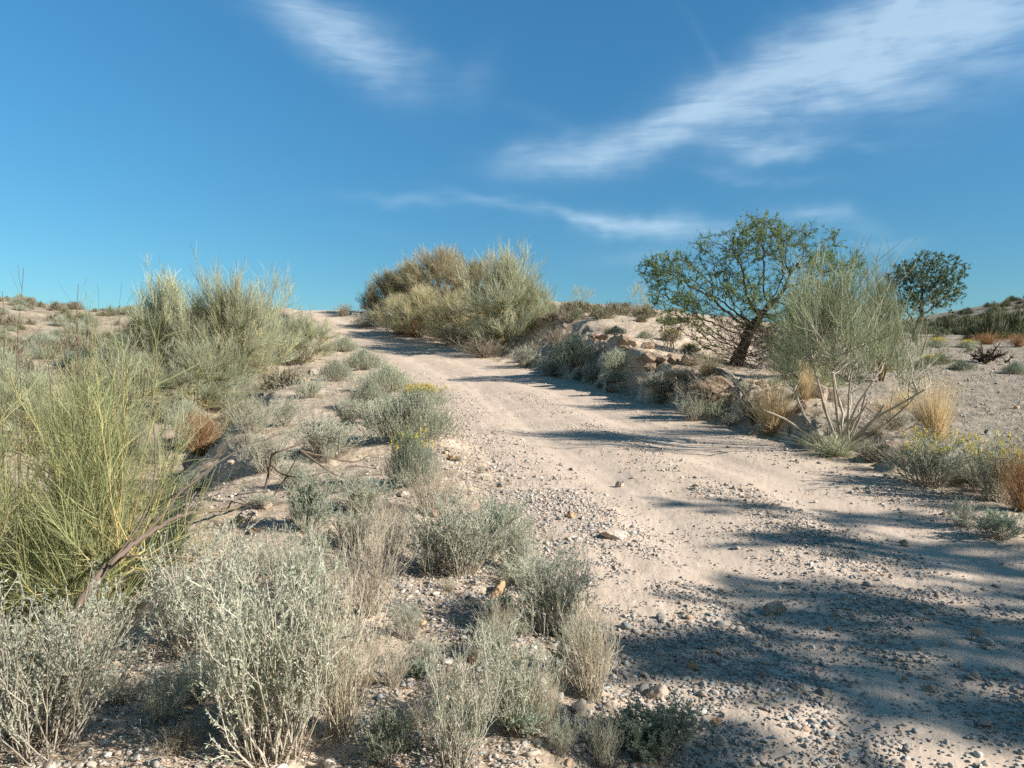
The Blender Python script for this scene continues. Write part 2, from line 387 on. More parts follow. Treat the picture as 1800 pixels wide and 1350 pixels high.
def mat_ground():
    m = bpy.data.materials.new('dry_earth'); m.use_nodes = True; T = NT(m.node_tree); bs = m.node_tree.nodes['Principled BSDF']
    g = T.new('ShaderNodeNewGeometry'); P = g.outputs['Position']
    rd = T.new('ShaderNodeAttribute', attribute_name='tint').outputs['Color']
    sp = T.new('ShaderNodeSeparateColor'); T.l.new(rd, sp.inputs[0]); road, track, hill = sp.outputs
    nl = T.noise(P, .35, 5, .6); nm = T.noise(P, 2.2, 6, .65); nf = T.noise(P, 14, 6, .7); ng = T.noise(P, 70, 3, .6)
    soil = T.mix(T.ramp(nm, .35, .68), (.39, .305, .22, 1), (.60, .485, .37, 1))
    soil = T.mix(T.m('MULTIPLY', T.ramp(nf, .48, .66), .55), soil, (.245, .19, .14, 1))
    soil = T.mix(T.m('MULTIPLY', T.ramp(nl, .5, .7), .35), soil, (.40, .355, .27, 1))
    rc = T.mix(T.ramp(nm, .3, .7), (.50, .395, .305, 1), (.60, .485, .385, 1))
    rc = T.mix(T.m('MULTIPLY', T.ramp(nf, .46, .68), .45), rc, (.37, .30, .24, 1))
    rc = T.mix(T.m('MULTIPLY', track, .5), rc, (.63, .51, .405, 1))
    c = T.mix(T.ramp(T.m('ADD', road, T.m('MULTIPLY', T.m('SUBTRACT', nm, .5), .6)), .3, .75), soil, rc)
    hc = T.mix(T.ramp(T.noise(P, .5, 8, .7), .42, .6), (.46, .375, .27, 1), (.27, .215, .15, 1))
    hc = T.mix(T.m('MULTIPLY', T.ramp(T.noise(P, 2.6, 5, .7), .5, .62), .55), hc, (.21, .185, .125, 1))
    c = T.mix(hill, c, hc)
    fc = T.mix(T.ramp(nm, .35, .65), (.20, .172, .132, 1), (.315, .27, .215, 1))
    fc = T.mix(T.m('MULTIPLY', T.ramp(nl, .45, .65), .4), fc, (.36, .295, .225, 1))
    fld = T.m('MULTIPLY', track, T.m('SUBTRACT', 1, T.ramp(road, .05, .6)))
    c = T.mix(fld, c, fc)
    # small stones seen as speckle
    vo = T.new('ShaderNodeTexVoronoi'); vo.feature = 'F1'; T.l.new(P, vo.inputs['Vector']); vo.inputs['Scale'].default_value = 42; vo.inputs['Randomness'].default_value = 1
    sc = T.new('ShaderNodeSeparateColor'); T.l.new(vo.outputs['Color'], sc.inputs[0])
    isst = T.m('MULTIPLY', T.m('GREATER_THAN', sc.outputs[0], .62), T.ramp(vo.outputs['Distance'], .5, .3))
    stc = T.mix(sc.outputs[1], (.27, .24, .215, 1), (.58, .51, .43, 1))
    notr = T.m('SUBTRACT', 1, T.m('MULTIPLY', road, T.m('ADD', .45, T.m('MULTIPLY', track, .45))))
    c = T.mix(T.m('MULTIPLY', T.m('MULTIPLY', isst, .65), notr), c, stc)
    vo2 = T.new('ShaderNodeTexVoronoi'); T.l.new(P, vo2.inputs['Vector']); vo2.inputs['Scale'].default_value = 13
    sc2 = T.new('ShaderNodeSeparateColor'); T.l.new(vo2.outputs['Color'], sc2.inputs[0])
    is2 = T.m('MULTIPLY', T.m('GREATER_THAN', sc2.outputs[0], .8), T.ramp(vo2.outputs['Distance'], .4, .25))
    c = T.mix(T.m('MULTIPLY', T.m('MULTIPLY', is2, .5), notr), c, T.mix(sc2.outputs[1], (.25, .215, .18, 1), (.60, .53, .45, 1)))
    T.l.new(c, bs.inputs['Base Color']); bs.inputs['Roughness'].default_value = 1; bs.inputs['Specular IOR Level'].default_value = .1
    h = T.m('ADD', T.m('MULTIPLY', T.m('MULTIPLY', nf, .4), notr), T.m('ADD', T.m('MULTIPLY', ng, .25), T.m('ADD', T.m('MULTIPLY', T.m('MULTIPLY', isst, notr), .25), T.m('MULTIPLY', T.m('MULTIPLY', is2, notr), .4))))
    b = T.new('ShaderNodeBump'); b.inputs['Strength'].default_value = .7; b.inputs['Distance'].default_value = .018
    T.put(b.inputs['Height'], h); T.l.new(b.outputs[0], bs.inputs['Normal'])
    return m
M_ground = mat_ground()

def mat_gravel():
    m = bpy.data.materials.new('gravel'); m.use_nodes = True; T = NT(m.node_tree); bs = m.node_tree.nodes['Principled BSDF']
    a = T.new('ShaderNodeAttribute', attribute_name='tint')
    g = T.new('ShaderNodeNewGeometry')
    n = T.noise(g.outputs['Position'], 120, 3, .6)
    c = T.mix(.35, a.outputs['Color'], T.mix(n, (.2, .18, .15, 1), (.7, .65, .58, 1)), 'MULTIPLY')
    c = T.mix(.22, a.outputs['Color'], T.mix(T.ramp(n, .3, .7), (.25, .20, .16, 1), (.62, .55, .47, 1)))
    T.l.new(c, bs.inputs['Base Color']); bs.inputs['Roughness'].default_value = .9; bs.inputs['Specular IOR Level'].default_value = .25
    return m
M_gravel = mat_gravel()

# ------------------------------------------------------------------ ground sheets
def build_ground():
    a1 = np.radians(np.concatenate([np.arange(-66, -41, .25), np.arange(-41, 41.001, .1), np.arange(41.25, 72, .25)])); a2 = np.radians(np.arange(73, 293.5, 1.5))
    az = np.concatenate([a1, a2]); nA = len(az)
    rr = [.5]
    while rr[-1] < 600: rr.append(rr[-1] * 1.0105)
    rr = np.array(rr); nR = len(rr)
    A, Rr = np.meshgrid(az, rr)
    X = Rr * np.sin(A); Y = Rr * np.cos(A)
    z, road, off, wR, wL = terrain(X.ravel(), Y.ravel(), mask=True)
    V = np.c_[X.ravel(), Y.ravel(), z]
    zc = ground_z(0, .1); V = np.vstack([V, [0, 0, zc]])
    i = np.arange(nR - 1)[:, None]; j = np.arange(nA)[None]
    j2 = (j + 1) % nA
    Q = np.stack([i * nA + j, i * nA + j2, (i + 1) * nA + j2, (i + 1) * nA + j], -1).reshape(-1, 4)
    Q = Q[:, ::-1]
    tri = np.stack([np.full(nA, len(V) - 1), (np.arange(nA) + 1) % nA, np.arange(nA)], -1)[:, ::-1]
    stk = fbm(off * 5 + 3, Y.ravel() * .35, 1, 3)
    tr = (.8 + 1.1 * stk) * np.clip(np.exp(-((off + .95) / .45) ** 2) + np.exp(-((off - .75) / .45) ** 2), 0, 1) * road; tr = np.clip(tr, 0, 1)
    q = X.ravel() / np.maximum(Y.ravel(), .5); tr = tr + (1 - road) * wR * ss((q - .30) / .16 + .5 * fbm(X.ravel(), Y.ravel(), .4, 3)) * (Y.ravel() > 0)
    r = np.hypot(V[:-1, 0], V[:-1, 1])
    hill = np.clip(wL * ss((r - 8) / 12) + ss((r - 60) / 60), 0, 1)
    T = np.c_[road, tr, hill]; T = np.vstack([T, [0, 0, 0]])
    rf = road[Q].mean(axis=1) > .5
    far = (r[Q].mean(axis=1) > 110) & ~rf
    for name, sel, extra in (('road', rf, None), ('distant_hill', far, None), ('ground', ~rf & ~far, tri)):
        q = Q[sel]; ids = np.unique(q)
        mp = np.zeros(len(V), np.int64); mp[ids] = np.arange(len(ids))
        ch = [(V[ids], mp[q], T[ids], 0)]
        if extra is not None:
            ring = np.r_[np.arange(nA), len(V) - 1]; e = extra.copy(); e[e == len(V) - 1] = nA
            ch.append((V[ring], e, T[ring], 0))
            me = mesh_from(name, ch, [M_ground], True)
        else: me = mesh_from(name, ch, [M_ground], True)
        o = bpy.data.objects.new(name, me); COL.objects.link(o); o['kind'] = 'structure'
build_ground()

# ------------------------------------------------------------------ stones
def ico(sub):
    t = (1 + 5 ** .5) / 2
    v = np.array([[-1,t,0],[1,t,0],[-1,-t,0],[1,-t,0],[0,-1,t],[0,1,t],[0,-1,-t],[0,1,-t],[t,0,-1],[t,0,1],[-t,0,-1],[-t,0,1]], float)
    f = [[0,11,5],[0,5,1],[0,1,7],[0,7,10],[0,10,11],[1,5,9],[5,11,4],[11,10,2],[10,7,6],[7,1,8],[3,9,4],[3,4,2],[3,2,6],[3,6,8],[3,8,9],[4,9,5],[2,4,11],[6,2,10],[8,6,7],[9,8,1]]
    v = unit(v); v = list(map(tuple, v))
    for _ in range(sub):
        c = {}; nf = []
        def mid(a, b):
            k = (min(a, b), max(a, b))
            if k not in c:
                p = (np.array(v[a]) + np.array(v[b])); p /= np.linalg.norm(p); v.append(tuple(p)); c[k] = len(v) - 1
            return c[k]
        for a, b, d in f:
            x, y, z = mid(a, b), mid(b, d), mid(d, a); nf += [[a, x, z], [b, y, x], [d, z, y], [x, y, z]]
        f = nf
    return np.array(v), np.array(f)
ICO = [ico(0), ico(1), ico(2), ico(3), ico(4)]
def stone_shape(R, sub, cuts=7, rough=.06):
    """a ball cut by random planes: flat broken faces and blunt edges"""
    v, f = ICO[sub]; v = v.copy()
    for _ in range(cuts):
        n = unit(R.normal(size=3)); d = R.uniform(.38, .8)
        s = v @ n; over = s > d; v[over] -= np.outer(s[over] - d, n)
    v += R.normal(size=v.shape) * rough * (.5 if sub > 1 else 1)
    return v, f
STONE_COLS = np.array([[.50,.43,.36],[.42,.36,.30],[.30,.285,.265],[.22,.215,.21],[.36,.35,.34],[.55,.50,.44],[.42,.28,.18],[.26,.30,.30],[.60,.57,.53],[.34,.26,.21]])
COLW = np.array([.20,.17,.13,.08,.11,.12,.05,.04,.05,.05])

def gravel_field():
    R = rng(21)
    def put(n, y0, y1, smin, smax, power, sub, dens, u0=-60, u1=1860):
        # even spacing over the ground seen
        y = np.sqrt(R.uniform(y0 ** 2, y1 ** 2, n)); u = R.uniform(u0, u1, n); x = (u - CU) / F * y
        z, road, off, wR, wL = terrain(x, y, mask=True)
        clump = fbm(x, y, .9, 3) * 1.5 + fbm(x + 40, y, 3.6, 2) * 1.1 + .45
        p = dens(x, y, road, off, wR, wL, clump)
        k = R.random(n) < p
        x, y, z, off = x[k], y[k], z[k], off[k]; n = len(x)
        s = smin * (1 - R.random(n) * (1 - (smin / smax) ** power)) ** (-1 / power)
        protos = [stone_shape(R, sub, 9, .09 if sub == 0 else .03) for _ in range(14)]
        chunks = []
        pid = R.integers(0, 14, n)
        for q in range(14):
            m = pid == q
            if not m.any(): continue
            pv, pf = protos[q]; c = m.sum()
            sc = np.stack([s[m] * R.uniform(.8, 1.5, c), s[m] * R.uniform(.7, 1.1, c), s[m] * R.uniform(.4, .8, c)], -1) * .5
            a = R.uniform(0, 2 * pi, c); ca, sa = np.cos(a), np.sin(a)
            tx = R.normal(0, .3, c)
            v = pv[None] * sc[:, None]
            v2 = v.copy(); v2[..., 1] = v[..., 1] * np.cos(tx)[:, None] - v[..., 2] * np.sin(tx)[:, None]; v2[..., 2] = v[..., 1] * np.sin(tx)[:, None] + v[..., 2] * np.cos(tx)[:, None]
            w = v2.copy(); w[..., 0] = v2[..., 0] * ca[:, None] - v2[..., 1] * sa[:, None]; w[..., 1] = v2[..., 0] * sa[:, None] + v2[..., 1] * ca[:, None]
            w += np.stack([x[m], y[m], z[m] + sc[:, 2] * .45], -1)[:, None]
            col = STONE_COLS[R.choice(len(STONE_COLS), c, p=COLW)]
            # more grey and dark pebbles in the near gravel on the right
            g = (R.random(c) < np.clip((7 - y[m]) / 7, 0, .4)) & (off[m] > -3.2)
            col[g] = STONE_COLS[[2, 3, 4, 7]][R.integers(0, 4, g.sum())]
            col = col * R.uniform(.8, 1.15, (c, 1))
            nv = len(pv)
            chunks.append((w.reshape(-1, 3), (pf[None] + (np.arange(c) * nv)[:, None, None]).reshape(-1, 3), np.repeat(col, nv, axis=0), 0))
        return chunks
    def d_near(x, y, road, off, wR, wL, cl):
        tr = np.exp(-((off + .95) / .40) ** 2) + np.exp(-((off - .75) / .42) ** 2)
        edge = np.exp(-((off + 2.1) / .75) ** 2) * 1.1 + np.exp(-((off - .0) / .38) ** 2) * .6 + np.exp(-((off - 1.6) / .35) ** 2) * .25
        near = np.clip((5.0 - y) / 2.5, 0, 1) * .7
        near = near + np.exp(-((off + 1.5) / 1.2) ** 2) * np.clip((7.0 - y) / 3, 0, 1) * .5
        base = .085 + edge * 1.15 + near * 1.7
        return np.clip(base * (.3 + cl) * (1 - .78 * np.clip(tr, 0, 1)) * (1 - .8 * np.clip(wL, 0, 1)), 0, 1)
    ch = put(120000, 2.2, 7.5, .0105, .042, 2.5, 1, d_near)
    ch += put(6000, 2.4, 9, .03, .07, 2.4, 1, lambda *a: d_near(*a) * .5)
    ch += put(90000, 7, 18, .016, .06, 2.3, 0, d_near)
    ch += put(30000, 17, 48, .03, .10, 2.2, 0, lambda x, y, road, off, wR, wL, cl: np.clip((.35 * (1 - road) + .12 * road + .3 * np.exp(-((off + 2.1) / .8) ** 2)) * (.3 + cl), 0, 1))
    ch += put(14000, 8, 30, .02, .09, 2.0, 0, lambda x, y, road, off, wR, wL, cl: np.clip(wR * 1.0 + .15 * (road < .2), 0, 1), 1000, 1860)
    me = mesh_from('gravel', ch, [M_gravel])
    o = bpy.data.objects.new('gravel', me); COL.objects.link(o); o['kind'] = 'stuff'; o['label'] = 'loose grey and beige gravel strewn over the track and its edges'; o['category'] = 'gravel'
gravel_field()

ROOTS = []
def tag(o, label, cat, group=None):
    o['label'] = label; o['category'] = cat
    if group: o['group'] = group
def rock(u, v, wpx, hpx, label, mat=None, name='rock', seed=0, group=None, flat=None, sink=.3, cat='rock', rot=None, sub=4):
    x, y, z = at(u, v); R = rng(1000 + seed + int(u) * 7 + int(v))
    W = wpx / F * y; H = hpx / F * y
    vv, ff = stone_shape(R, sub, 11, 0)
    n = fbm(vv[:, 0] * 1.2 + seed + vv[:, 2], vv[:, 1] * 1.2 - vv[:, 2] * .7, 1.6, 5, .6)
    vv = vv * (1 + .22 * n)[:, None]
    vv = vv * [W / 2 * 1.1, W / 2 * R.uniform(.7, 1.0), H / 2 * (1 + sink) * 1.15]
    vv[:, 2] += H / 2 * (1 - sink)
    me = mesh_from(name, [(vv, ff, 0.5, 0)], [mat or M_rock], False)
    o = bpy.data.objects.new(name, me); COL.objects.link(o); o.location = (x, y, z)
    o.rotation_euler = (0, 0, R.uniform(-.5, .5) if rot is None else rot)
    tag(o, label, cat, group)
    return o

# ------------------------------------------------------------------ plants: prototypes (unit height)
PROTO = {}
def proto(kind, variants):
    PROTO[kind] = variants      # list of lists of (part name, mesh)
def rad_dirs(R, n, a0, a1):
    az = R.uniform(0, 2 * pi, n); t = np.radians(R.uniform(a0, a1, n))
    return np.stack([np.sin(t) * np.cos(az), np.sin(t) * np.sin(az), np.cos(t)], -1)
def disc(R, n, r):
    a = R.uniform(0, 2 * pi, n); q = r * np.sqrt(R.random(n)); return np.stack([q * np.cos(a), q * np.sin(a), np.full(n, -.03)], -1)

def saltbush(seed, n0=52, leafy=1.0, leafmat=None, flowers=0, ll=.021, lw=.0085, base_r=.15, tilt=50, flow_side=None):
    R = rng(seed); L = []
    base = disc(R, n0, base_r); D = rad_dirs(R, n0, 2, tilt)
    D[:, :2] += base[:, :2] * 2.2; D = unit(D)
    s0 = curves(R, base, D, R.uniform(.5, 1.0, n0), 7, up=.10, wob=.10)
    P, Dd, _ = along(R, s0, 5, .22, .92); s1 = curves(R, P, spread(R, Dd, 18, 48), R.uniform(.14, .34, len(P)), 5, up=.14, wob=.12)
    P2, D2, _ = along(R, s1, 2, .2, .8); s2 = curves(R, P2, spread(R, D2, 20, 55), R.uniform(.07, .15, len(P2)), 3, up=.12, wob=.12)
    t0 = R.random(n0); t1 = R.random(len(s1)); t2 = R.random(len(s2))
    st = [(*tubes(R, s0, .0065, .0022, 3, t0 * .7), 0), (*tubes(R, s1, .003, .0015, 3, t1), 0), (*tubes(R, s2, .0019, .0012, 2, t2), 0)]
    # dead lower twigs
    nd = 70; sd = curves(R, disc(R, nd, base_r * 1.3), rad_dirs(R, nd, 25, 85), R.uniform(.12, .4, nd), 5, up=.02, wob=.28)
    Pd, Dd2, _ = along(R, sd, 3, .3, 1); sd2 = curves(R, Pd, spread(R, Dd2, 20, 70), R.uniform(.04, .14, len(Pd)), 3, up=0, wob=.3)
    dead = [(*tubes(R, sd, .003, .001, 3, R.random(nd)), 0), (*tubes(R, sd2, .0018, .001, 2, R.random(len(sd2))), 0)]
    lv = []
    for s, per, a, b in ((s0, int(22 * leafy), .3, 1), (s1, int(20 * leafy), .1, 1), (s2, int(12 * leafy), .1, 1)):
        P, Dd, ix = along(R, s, per, a, b); tn = np.clip(.5 + .25 * R.normal(size=len(P)) + .12 * R.normal(size=len(s))[ix], 0, 1)
        lv.append((*leaves(R, P, spread(R, Dd, 15, 65), ll, lw, tn, .55), 0))
    out = [('stems', mesh_from('stems', st, [M_palestem])), ('dead_twigs', mesh_from('dead_twigs', dead, [M_deadstem])), ('leaves', mesh_from('leaves', lv, [leafmat or M_saltleaf]))]
    if flowers:
        tips = np.concatenate([s0[:, -1], s1[:, -1]]); tips = tips[tips[:, 2] > np.quantile(tips[:, 2], .55)]
        if flow_side is not None: tips = tips[tips[:, 0] > np.quantile(tips[:, 0], .5)]
        tips = tips[R.permutation(len(tips))[:flowers * 2]]
        P = np.repeat(tips, 9, axis=0) + R.normal(size=(len(tips) * 9, 3)) * [.01, .01, .03]
        out.append(('flowers', mesh_from('flowers', [(*leaves(R, P, unit(R.normal(size=P.shape) + [0, 0, .6]), .03, .02, R.random(len(P))), 0)], [M_yellow])))
    return out

def drybush(seed, n0=130, mat=None, tilt=42, leafy=0, base_r=.12, w=1.0, fine=3):
    R = rng(seed); base = disc(R, n0, base_r); D = rad_dirs(R, n0, 2, tilt); D[:, :2] += base[:, :2] * 2; D = unit(D)
    s0 = curves(R, base, D, R.uniform(.45, 1.0, n0), 7, up=.06, wob=.11)
    P, Dd, _ = along(R, s0, fine, .35, .95); s1 = curves(R, P, spread(R, Dd, 12, 40), R.uniform(.12, .32, len(P)), 4, up=.08, wob=.12)
    P, Dd, _ = along(R, s1, fine, .2, .9); s2 = curves(R, P, spread(R, Dd, 12, 50), R.uniform(.05, .13, len(P)), 3, up=.05, wob=.15)
    st = [(*tubes(R, s0, .0042 * w, .0015 * w, 3, R.random(n0)), 0)]
    tw = [(*tubes(R, s1, .0021 * w, .0012 * w, 2, R.random(len(s1))), 0), (*tubes(R, s2, .0018 * w, .0010 * w, 2, R.random(len(s2))), 0)]
    P, Dd, _ = along(R, s2, 2, .2, 1)
    if leafy: tw.append((*leaves(R, P, spread(R, Dd, 10, 60), .016, .006, R.random(len(P))), 0))
    m = mat or M_straw
    return [('stems', mesh_from('stems', st, [m])), ('twigs', mesh_from('twigs', tw, [m]))]

def cushion(seed, leafmat=None, n=1500, flowers=0, w=1.0, flat=.9, mat_st=None):
    """dense rounded cushion of erect narrow shoots"""
    R = rng(seed); d = rad_dirs(R, n, 0, 88); rr = R.uniform(.35, .78, n) * (1 + .16 * np.sin(d[:, 0] * 5 + seed) * np.cos(d[:, 1] * 4))
    P = d * rr[:, None]; P[:, 2] *= flat
    s = curves(R, P, unit(d * .55 + [0, 0, .75] + R.normal(size=(n, 3)) * .18), R.uniform(.16, .34, n), 4, up=.08, wob=.10)
    nb = 90; sb = curves(R, disc(R, nb, .1), rad_dirs(R, nb, 5, 80), R.uniform(.45, .8, nb), 6, up=.05, wob=.12)
    P2, D2, _ = along(R, sb, 6, .3, 1); sb2 = curves(R, P2, spread(R, D2, 15, 45), R.uniform(.1, .3, len(P2)), 4, up=.1, wob=.15)
    st = [(*tubes(R, sb, .007, .002, 3, R.random(nb)), 0), (*tubes(R, sb2, .003, .0015, 2, R.random(len(sb2))), 0)]
    lv = [(*tubes(R, s, .0036 * w, .0024 * w, 3, np.clip(.5 + R.normal(size=n) * .28, 0, 1)), 0)]
    Pl, Dl, ix = along(R, s, 7, .05, 1); lv.append((*leaves(R, Pl, spread(R, Dl, 12, 50), .04, .011 * w, np.clip(.5 + R.normal(size=len(Pl)) * .25, 0, 1)), 0))
    out = [('stems', mesh_from('stems', st, [mat_st or M_drygrey])), ('shoots', mesh_from('shoots', lv, [leafmat or M_saltleaf]))]
    if flowers:
        tips = s[:, -1]; tips = tips[tips[:, 2] > .62]; tips = tips[R.permutation(len(tips))[:flowers]]
        P = np.repeat(tips, 10, axis=0) + R.normal(size=(len(tips) * 10, 3)) * [.012, .012, .05]
        out.append(('flowers', mesh_from('flowers', [(*leaves(R, P, unit(R.normal(size=P.shape) + [0, 0, .6]), .04, .028, R.random(len(P))), 0)], [M_yellow])))
    return out

def tussock(seed, n=520, mat=None, tilt=34, w=.0045, up=-.02, arch=.28):
    R = rng(seed); base = disc(R, n, .11); D = rad_dirs(R, n, 1, tilt); D[:, :2] += base[:, :2] * 1.5; D = unit(D)
    s = curves(R, base, D, R.uniform(.45, 1.12, n) , 7, up=.05, wob=.045, down_end=arch)
    g = [(*tubes(R, s, w, w * .25, 2, np.clip(.55 + R.normal(size=n) * .28, 0, 1)), 0)]
    nb = 260; sb = curves(R, disc(R, nb, .12), rad_dirs(R, nb, 40, 95), R.uniform(.2, .5, nb), 5, up=0, wob=.1, down_end=.25)
    g.append((*tubes(R, sb, w, w * .3, 2, R.random(nb) * .5), 0))
    return [('blades', mesh_from('blades', g, [mat or M_gold]))]

def broom(seed, n0=11, n1=5, n2=7, n3=11, tilt=52, twig=None, stem=None, tw=.0009, stemr=.012, l3=(.09, .2), up=.16, low=.3, droop=0, l0=(.35, .62)):
    """retama-like broom: bare forking branches ending in dense brushes of fine switches"""
    R = rng(seed); base = disc(R, n0, .06); D = rad_dirs(R, n0, 6, tilt)
    s0 = curves(R, base, D, R.uniform(l0[0], l0[1], n0), 7, up=.03, wob=.09)
    P, Dd, i1 = along(R, s0, n1, low, 1); s1 = curves(R, P, spread(R, Dd, 14, 42), R.uniform(.16, .36, len(P)), 6, up=.07, wob=.10)
    P, Dd, _ = along(R, s1, n2, .25, 1); s2 = curves(R, P, spread(R, Dd, 12, 45), R.uniform(.10, .24, len(P)), 5, up=.10, wob=.10)
    P, Dd, i3 = along(R, s2, n3, .1, 1); s3 = curves(R, P, spread(R, Dd, 8, 42), R.uniform(l3[0], l3[1], len(P)), 4, up=up, wob=.10, down_end=droop)
    c2 = R.normal(size=len(s2)) * .16
    br = [(*tubes(R, s0, stemr, stemr * .4, 5, R.random(n0) * .7), 0), (*tubes(R, s1, stemr * .4, stemr * .17, 4, R.random(len(s1))), 0)]
    t2 = [(*tubes(R, s2, stemr * .19, stemr * .08, 3, R.random(len(s2)) * .8 + .2), 0)]
    t3 = [(*tubes(R, s3, tw, tw * .55, 2, np.clip(.5 + c2[i3] + R.normal(size=len(s3)) * .2, 0, 1)), 0)]
    st = stem or M_broomstem; tg = twig or M_broomtwig
    return [('branches', mesh_from('branches', br, [st])), ('branchlets', mesh_from('branchlets', t2, [tg])), ('switches', mesh_from('switches', t3, [tg]))]

def domebroom(seed, nt=240, sw=34, n0=12, a=.62, twig=None, stem=None, tw=.0016, stemr=.010, l3=(.08, .165), spr=(8, 52), up=.05, wob=.12, inner=.45, lump=.22, elmax=86, tuft=1.0, sheaf=.3):
    """rounded broom: forking branches carry brushes of fine switches over a lumpy dome"""
    R = rng(seed); d = rad_dirs(R, nt, 2, elmax); ph = R.uniform(0, 6, 6)
    lum = 1 + lump * np.sin(d[:, 0] * 5 + ph[0]) * np.cos(d[:, 1] * 5 + ph[1]) + lump * .7 * np.sin(d[:, 2] * 7 + d[:, 0] * 9 + ph[2])
    r = R.uniform(inner, .92, nt) * lum
    Tg = d * r[:, None] * [a, a, .85]; Tg[:, 2] += .04
    base = disc(R, n0, .05); dd = rad_dirs(R, n0, 8, 62)
    s0 = curves(R, base, dd, R.uniform(.3, .55, n0), 8, up=.04, wob=.1)
    allp = s0[:, 2:].reshape(-1, 3); tn_ = np.repeat(np.arange(n0), 6)
    cost = np.linalg.norm(Tg[:, None] - allp[None], axis=2) + .35 * np.maximum(0, allp[None, :, 2] - Tg[:, None, 2] + .05) * 3 + R.random((nt, len(allp))) * .12
    st_ = allp[cost.argmin(1)]; k = 7; t = np.linspace(0, 1, k)[None, :, None]
    midp = (st_ + Tg) / 2 + R.normal(size=(nt, 3)) * .03 + [0, 0, -.03]
    br1 = (1 - t) ** 2 * st_[:, None] + 2 * t * (1 - t) * midp[:, None] + t ** 2 * Tg[:, None] + R.normal(size=(nt, k, 3)) * .006
    br1[:, 0] = st_
    P, Dd, ix = along(R, br1, sw, .45, 1.0)
    out_ = unit(P * [1, 1, .5] + 1e-6)
    D3 = unit(Dd * sheaf + out_ * .35 + [0, 0, .45]); D3 = spread(R, D3, *spr)
    s3 = curves(R, P, D3, R.uniform(l3[0], l3[1], len(P)), 4, up=up, wob=wob)
    c1 = R.normal(size=nt) * .15
    br = [(*tubes(R, s0, stemr, stemr * .45, 5, R.random(n0) * .7), 0), (*tubes(R, br1, stemr * .36, stemr * .12, 4, R.random(nt)), 0)]
    t3 = [(*tubes(R, s3, tw, tw * .55, 2, np.clip(.5 + c1[ix] + R.normal(size=len(s3)) * .2, 0, 1)), 0)]
    return [('branches', mesh_from('branches', br, [stem or M_broomstem])), ('switches', mesh_from('switches', t3, [twig or M_broomtwig]))]

def scrub(seed, mat, n=700):
    R = rng(seed); d = rad_dirs(R, n, 0, 95); P = d * R.uniform(.2, .7, n)[:, None] * (1 + .25 * np.sin(d[:, :1] * 6 + seed)); P[:, 2] = np.abs(P[:, 2]) * .8
    s = curves(R, P, unit(d + [0, 0, .5] + R.normal(size=(n, 3)) * .35), R.uniform(.15, .38, n), 3, up=.05, wob=.15)
    return [('twigs', mesh_from('twigs', [(*tubes(R, s, .012, .006, 2, np.clip(.5 + R.normal(size=n) * .3, 0, 1)), 0)], [mat]))]

proto('salt', [saltbush(11), saltbush(12, n0=44, tilt=55), saltbush(13, n0=60, tilt=40), saltbush(14, n0=48, leafy=1.25)])
proto('saltgreen', [saltbush(15, leafmat=M_greenleaf, leafy=1.2, ll=.032, lw=.015), saltbush(16, leafmat=M_greenleaf, n0=40, leafy=1.3, ll=.034, lw=.016, tilt=42)])
proto('saltyellow', [saltbush(17, leafmat=M_greenleaf, leafy=1.3, flowers=34, n0=70, tilt=62), saltbush(18, leafmat=M_greenleaf, leafy=1.3, flowers=30, n0=64, tilt=58)])
proto('straw', [drybush(21), drybush(22, n0=110, tilt=50), drybush(23, n0=150, tilt=34)])
proto('drygrey', [drybush(24, mat=M_drygrey, tilt=62, leafy=1, w=1.3), drybush(25, mat=M_drygrey, tilt=70, leafy=1, w=1.4)])
proto('ginger', [drybush(26, mat=M_ginger, tilt=58, n0=170, leafy=1, w=1.3), drybush(27, mat=M_ginger, tilt=66, n0=150, leafy=1, w=1.5)])
proto('cushion', [cushion(31), cushion(32, n=1300), cushion(33, n=1700, flat=.8)])
proto('cushiongreen', [cushion(34, leafmat=M_greenleaf)])
proto('cushionyellow', [cushion(35, leafmat=M_greenleaf, flowers=30), cushion(36, leafmat=M_saltleaf, flowers=170, n=1200)])
proto('tussock', [tussock(41), tussock(42, n=420, tilt=44), tussock(43, n=600, tilt=28, arch=.2)])
proto('greentuss', [tussock(44, n=240, mat=M_broomtwig, tilt=50, w=.006)])
proto('broom', [domebroom(51), domebroom(52, nt=280, a=.7, inner=.5), domebroom(53, nt=220, a=.55, lump=.3)])
proto('broomgreen', [domebroom(57, twig=M_broomgreen)])
proto('broomdry', [domebroom(54, nt=300, a=.75, inner=.5, twig=M_broomgrey, stem=M_drygrey, lump=.16), domebroom(55, nt=280, a=.8, twig=M_broomgrey, stem=M_drygrey, lump=.2)])
proto('broomthin', [domebroom(56, nt=70, sw=16, n0=7, a=.6, inner=.7, stem=M_drygrey, stemr=.006)])
proto('scrubgrey', [scrub(61, M_scrub), scrub(62, M_scrub), scrub(63, M_scrub, 500)])
proto('scrubgreen', [scrub(64, M_scrubgreen), scrub(65, M_scrubgreen, 500)])
proto('scrubgrn2', [scrub(66, M_scrubdark, 900)])

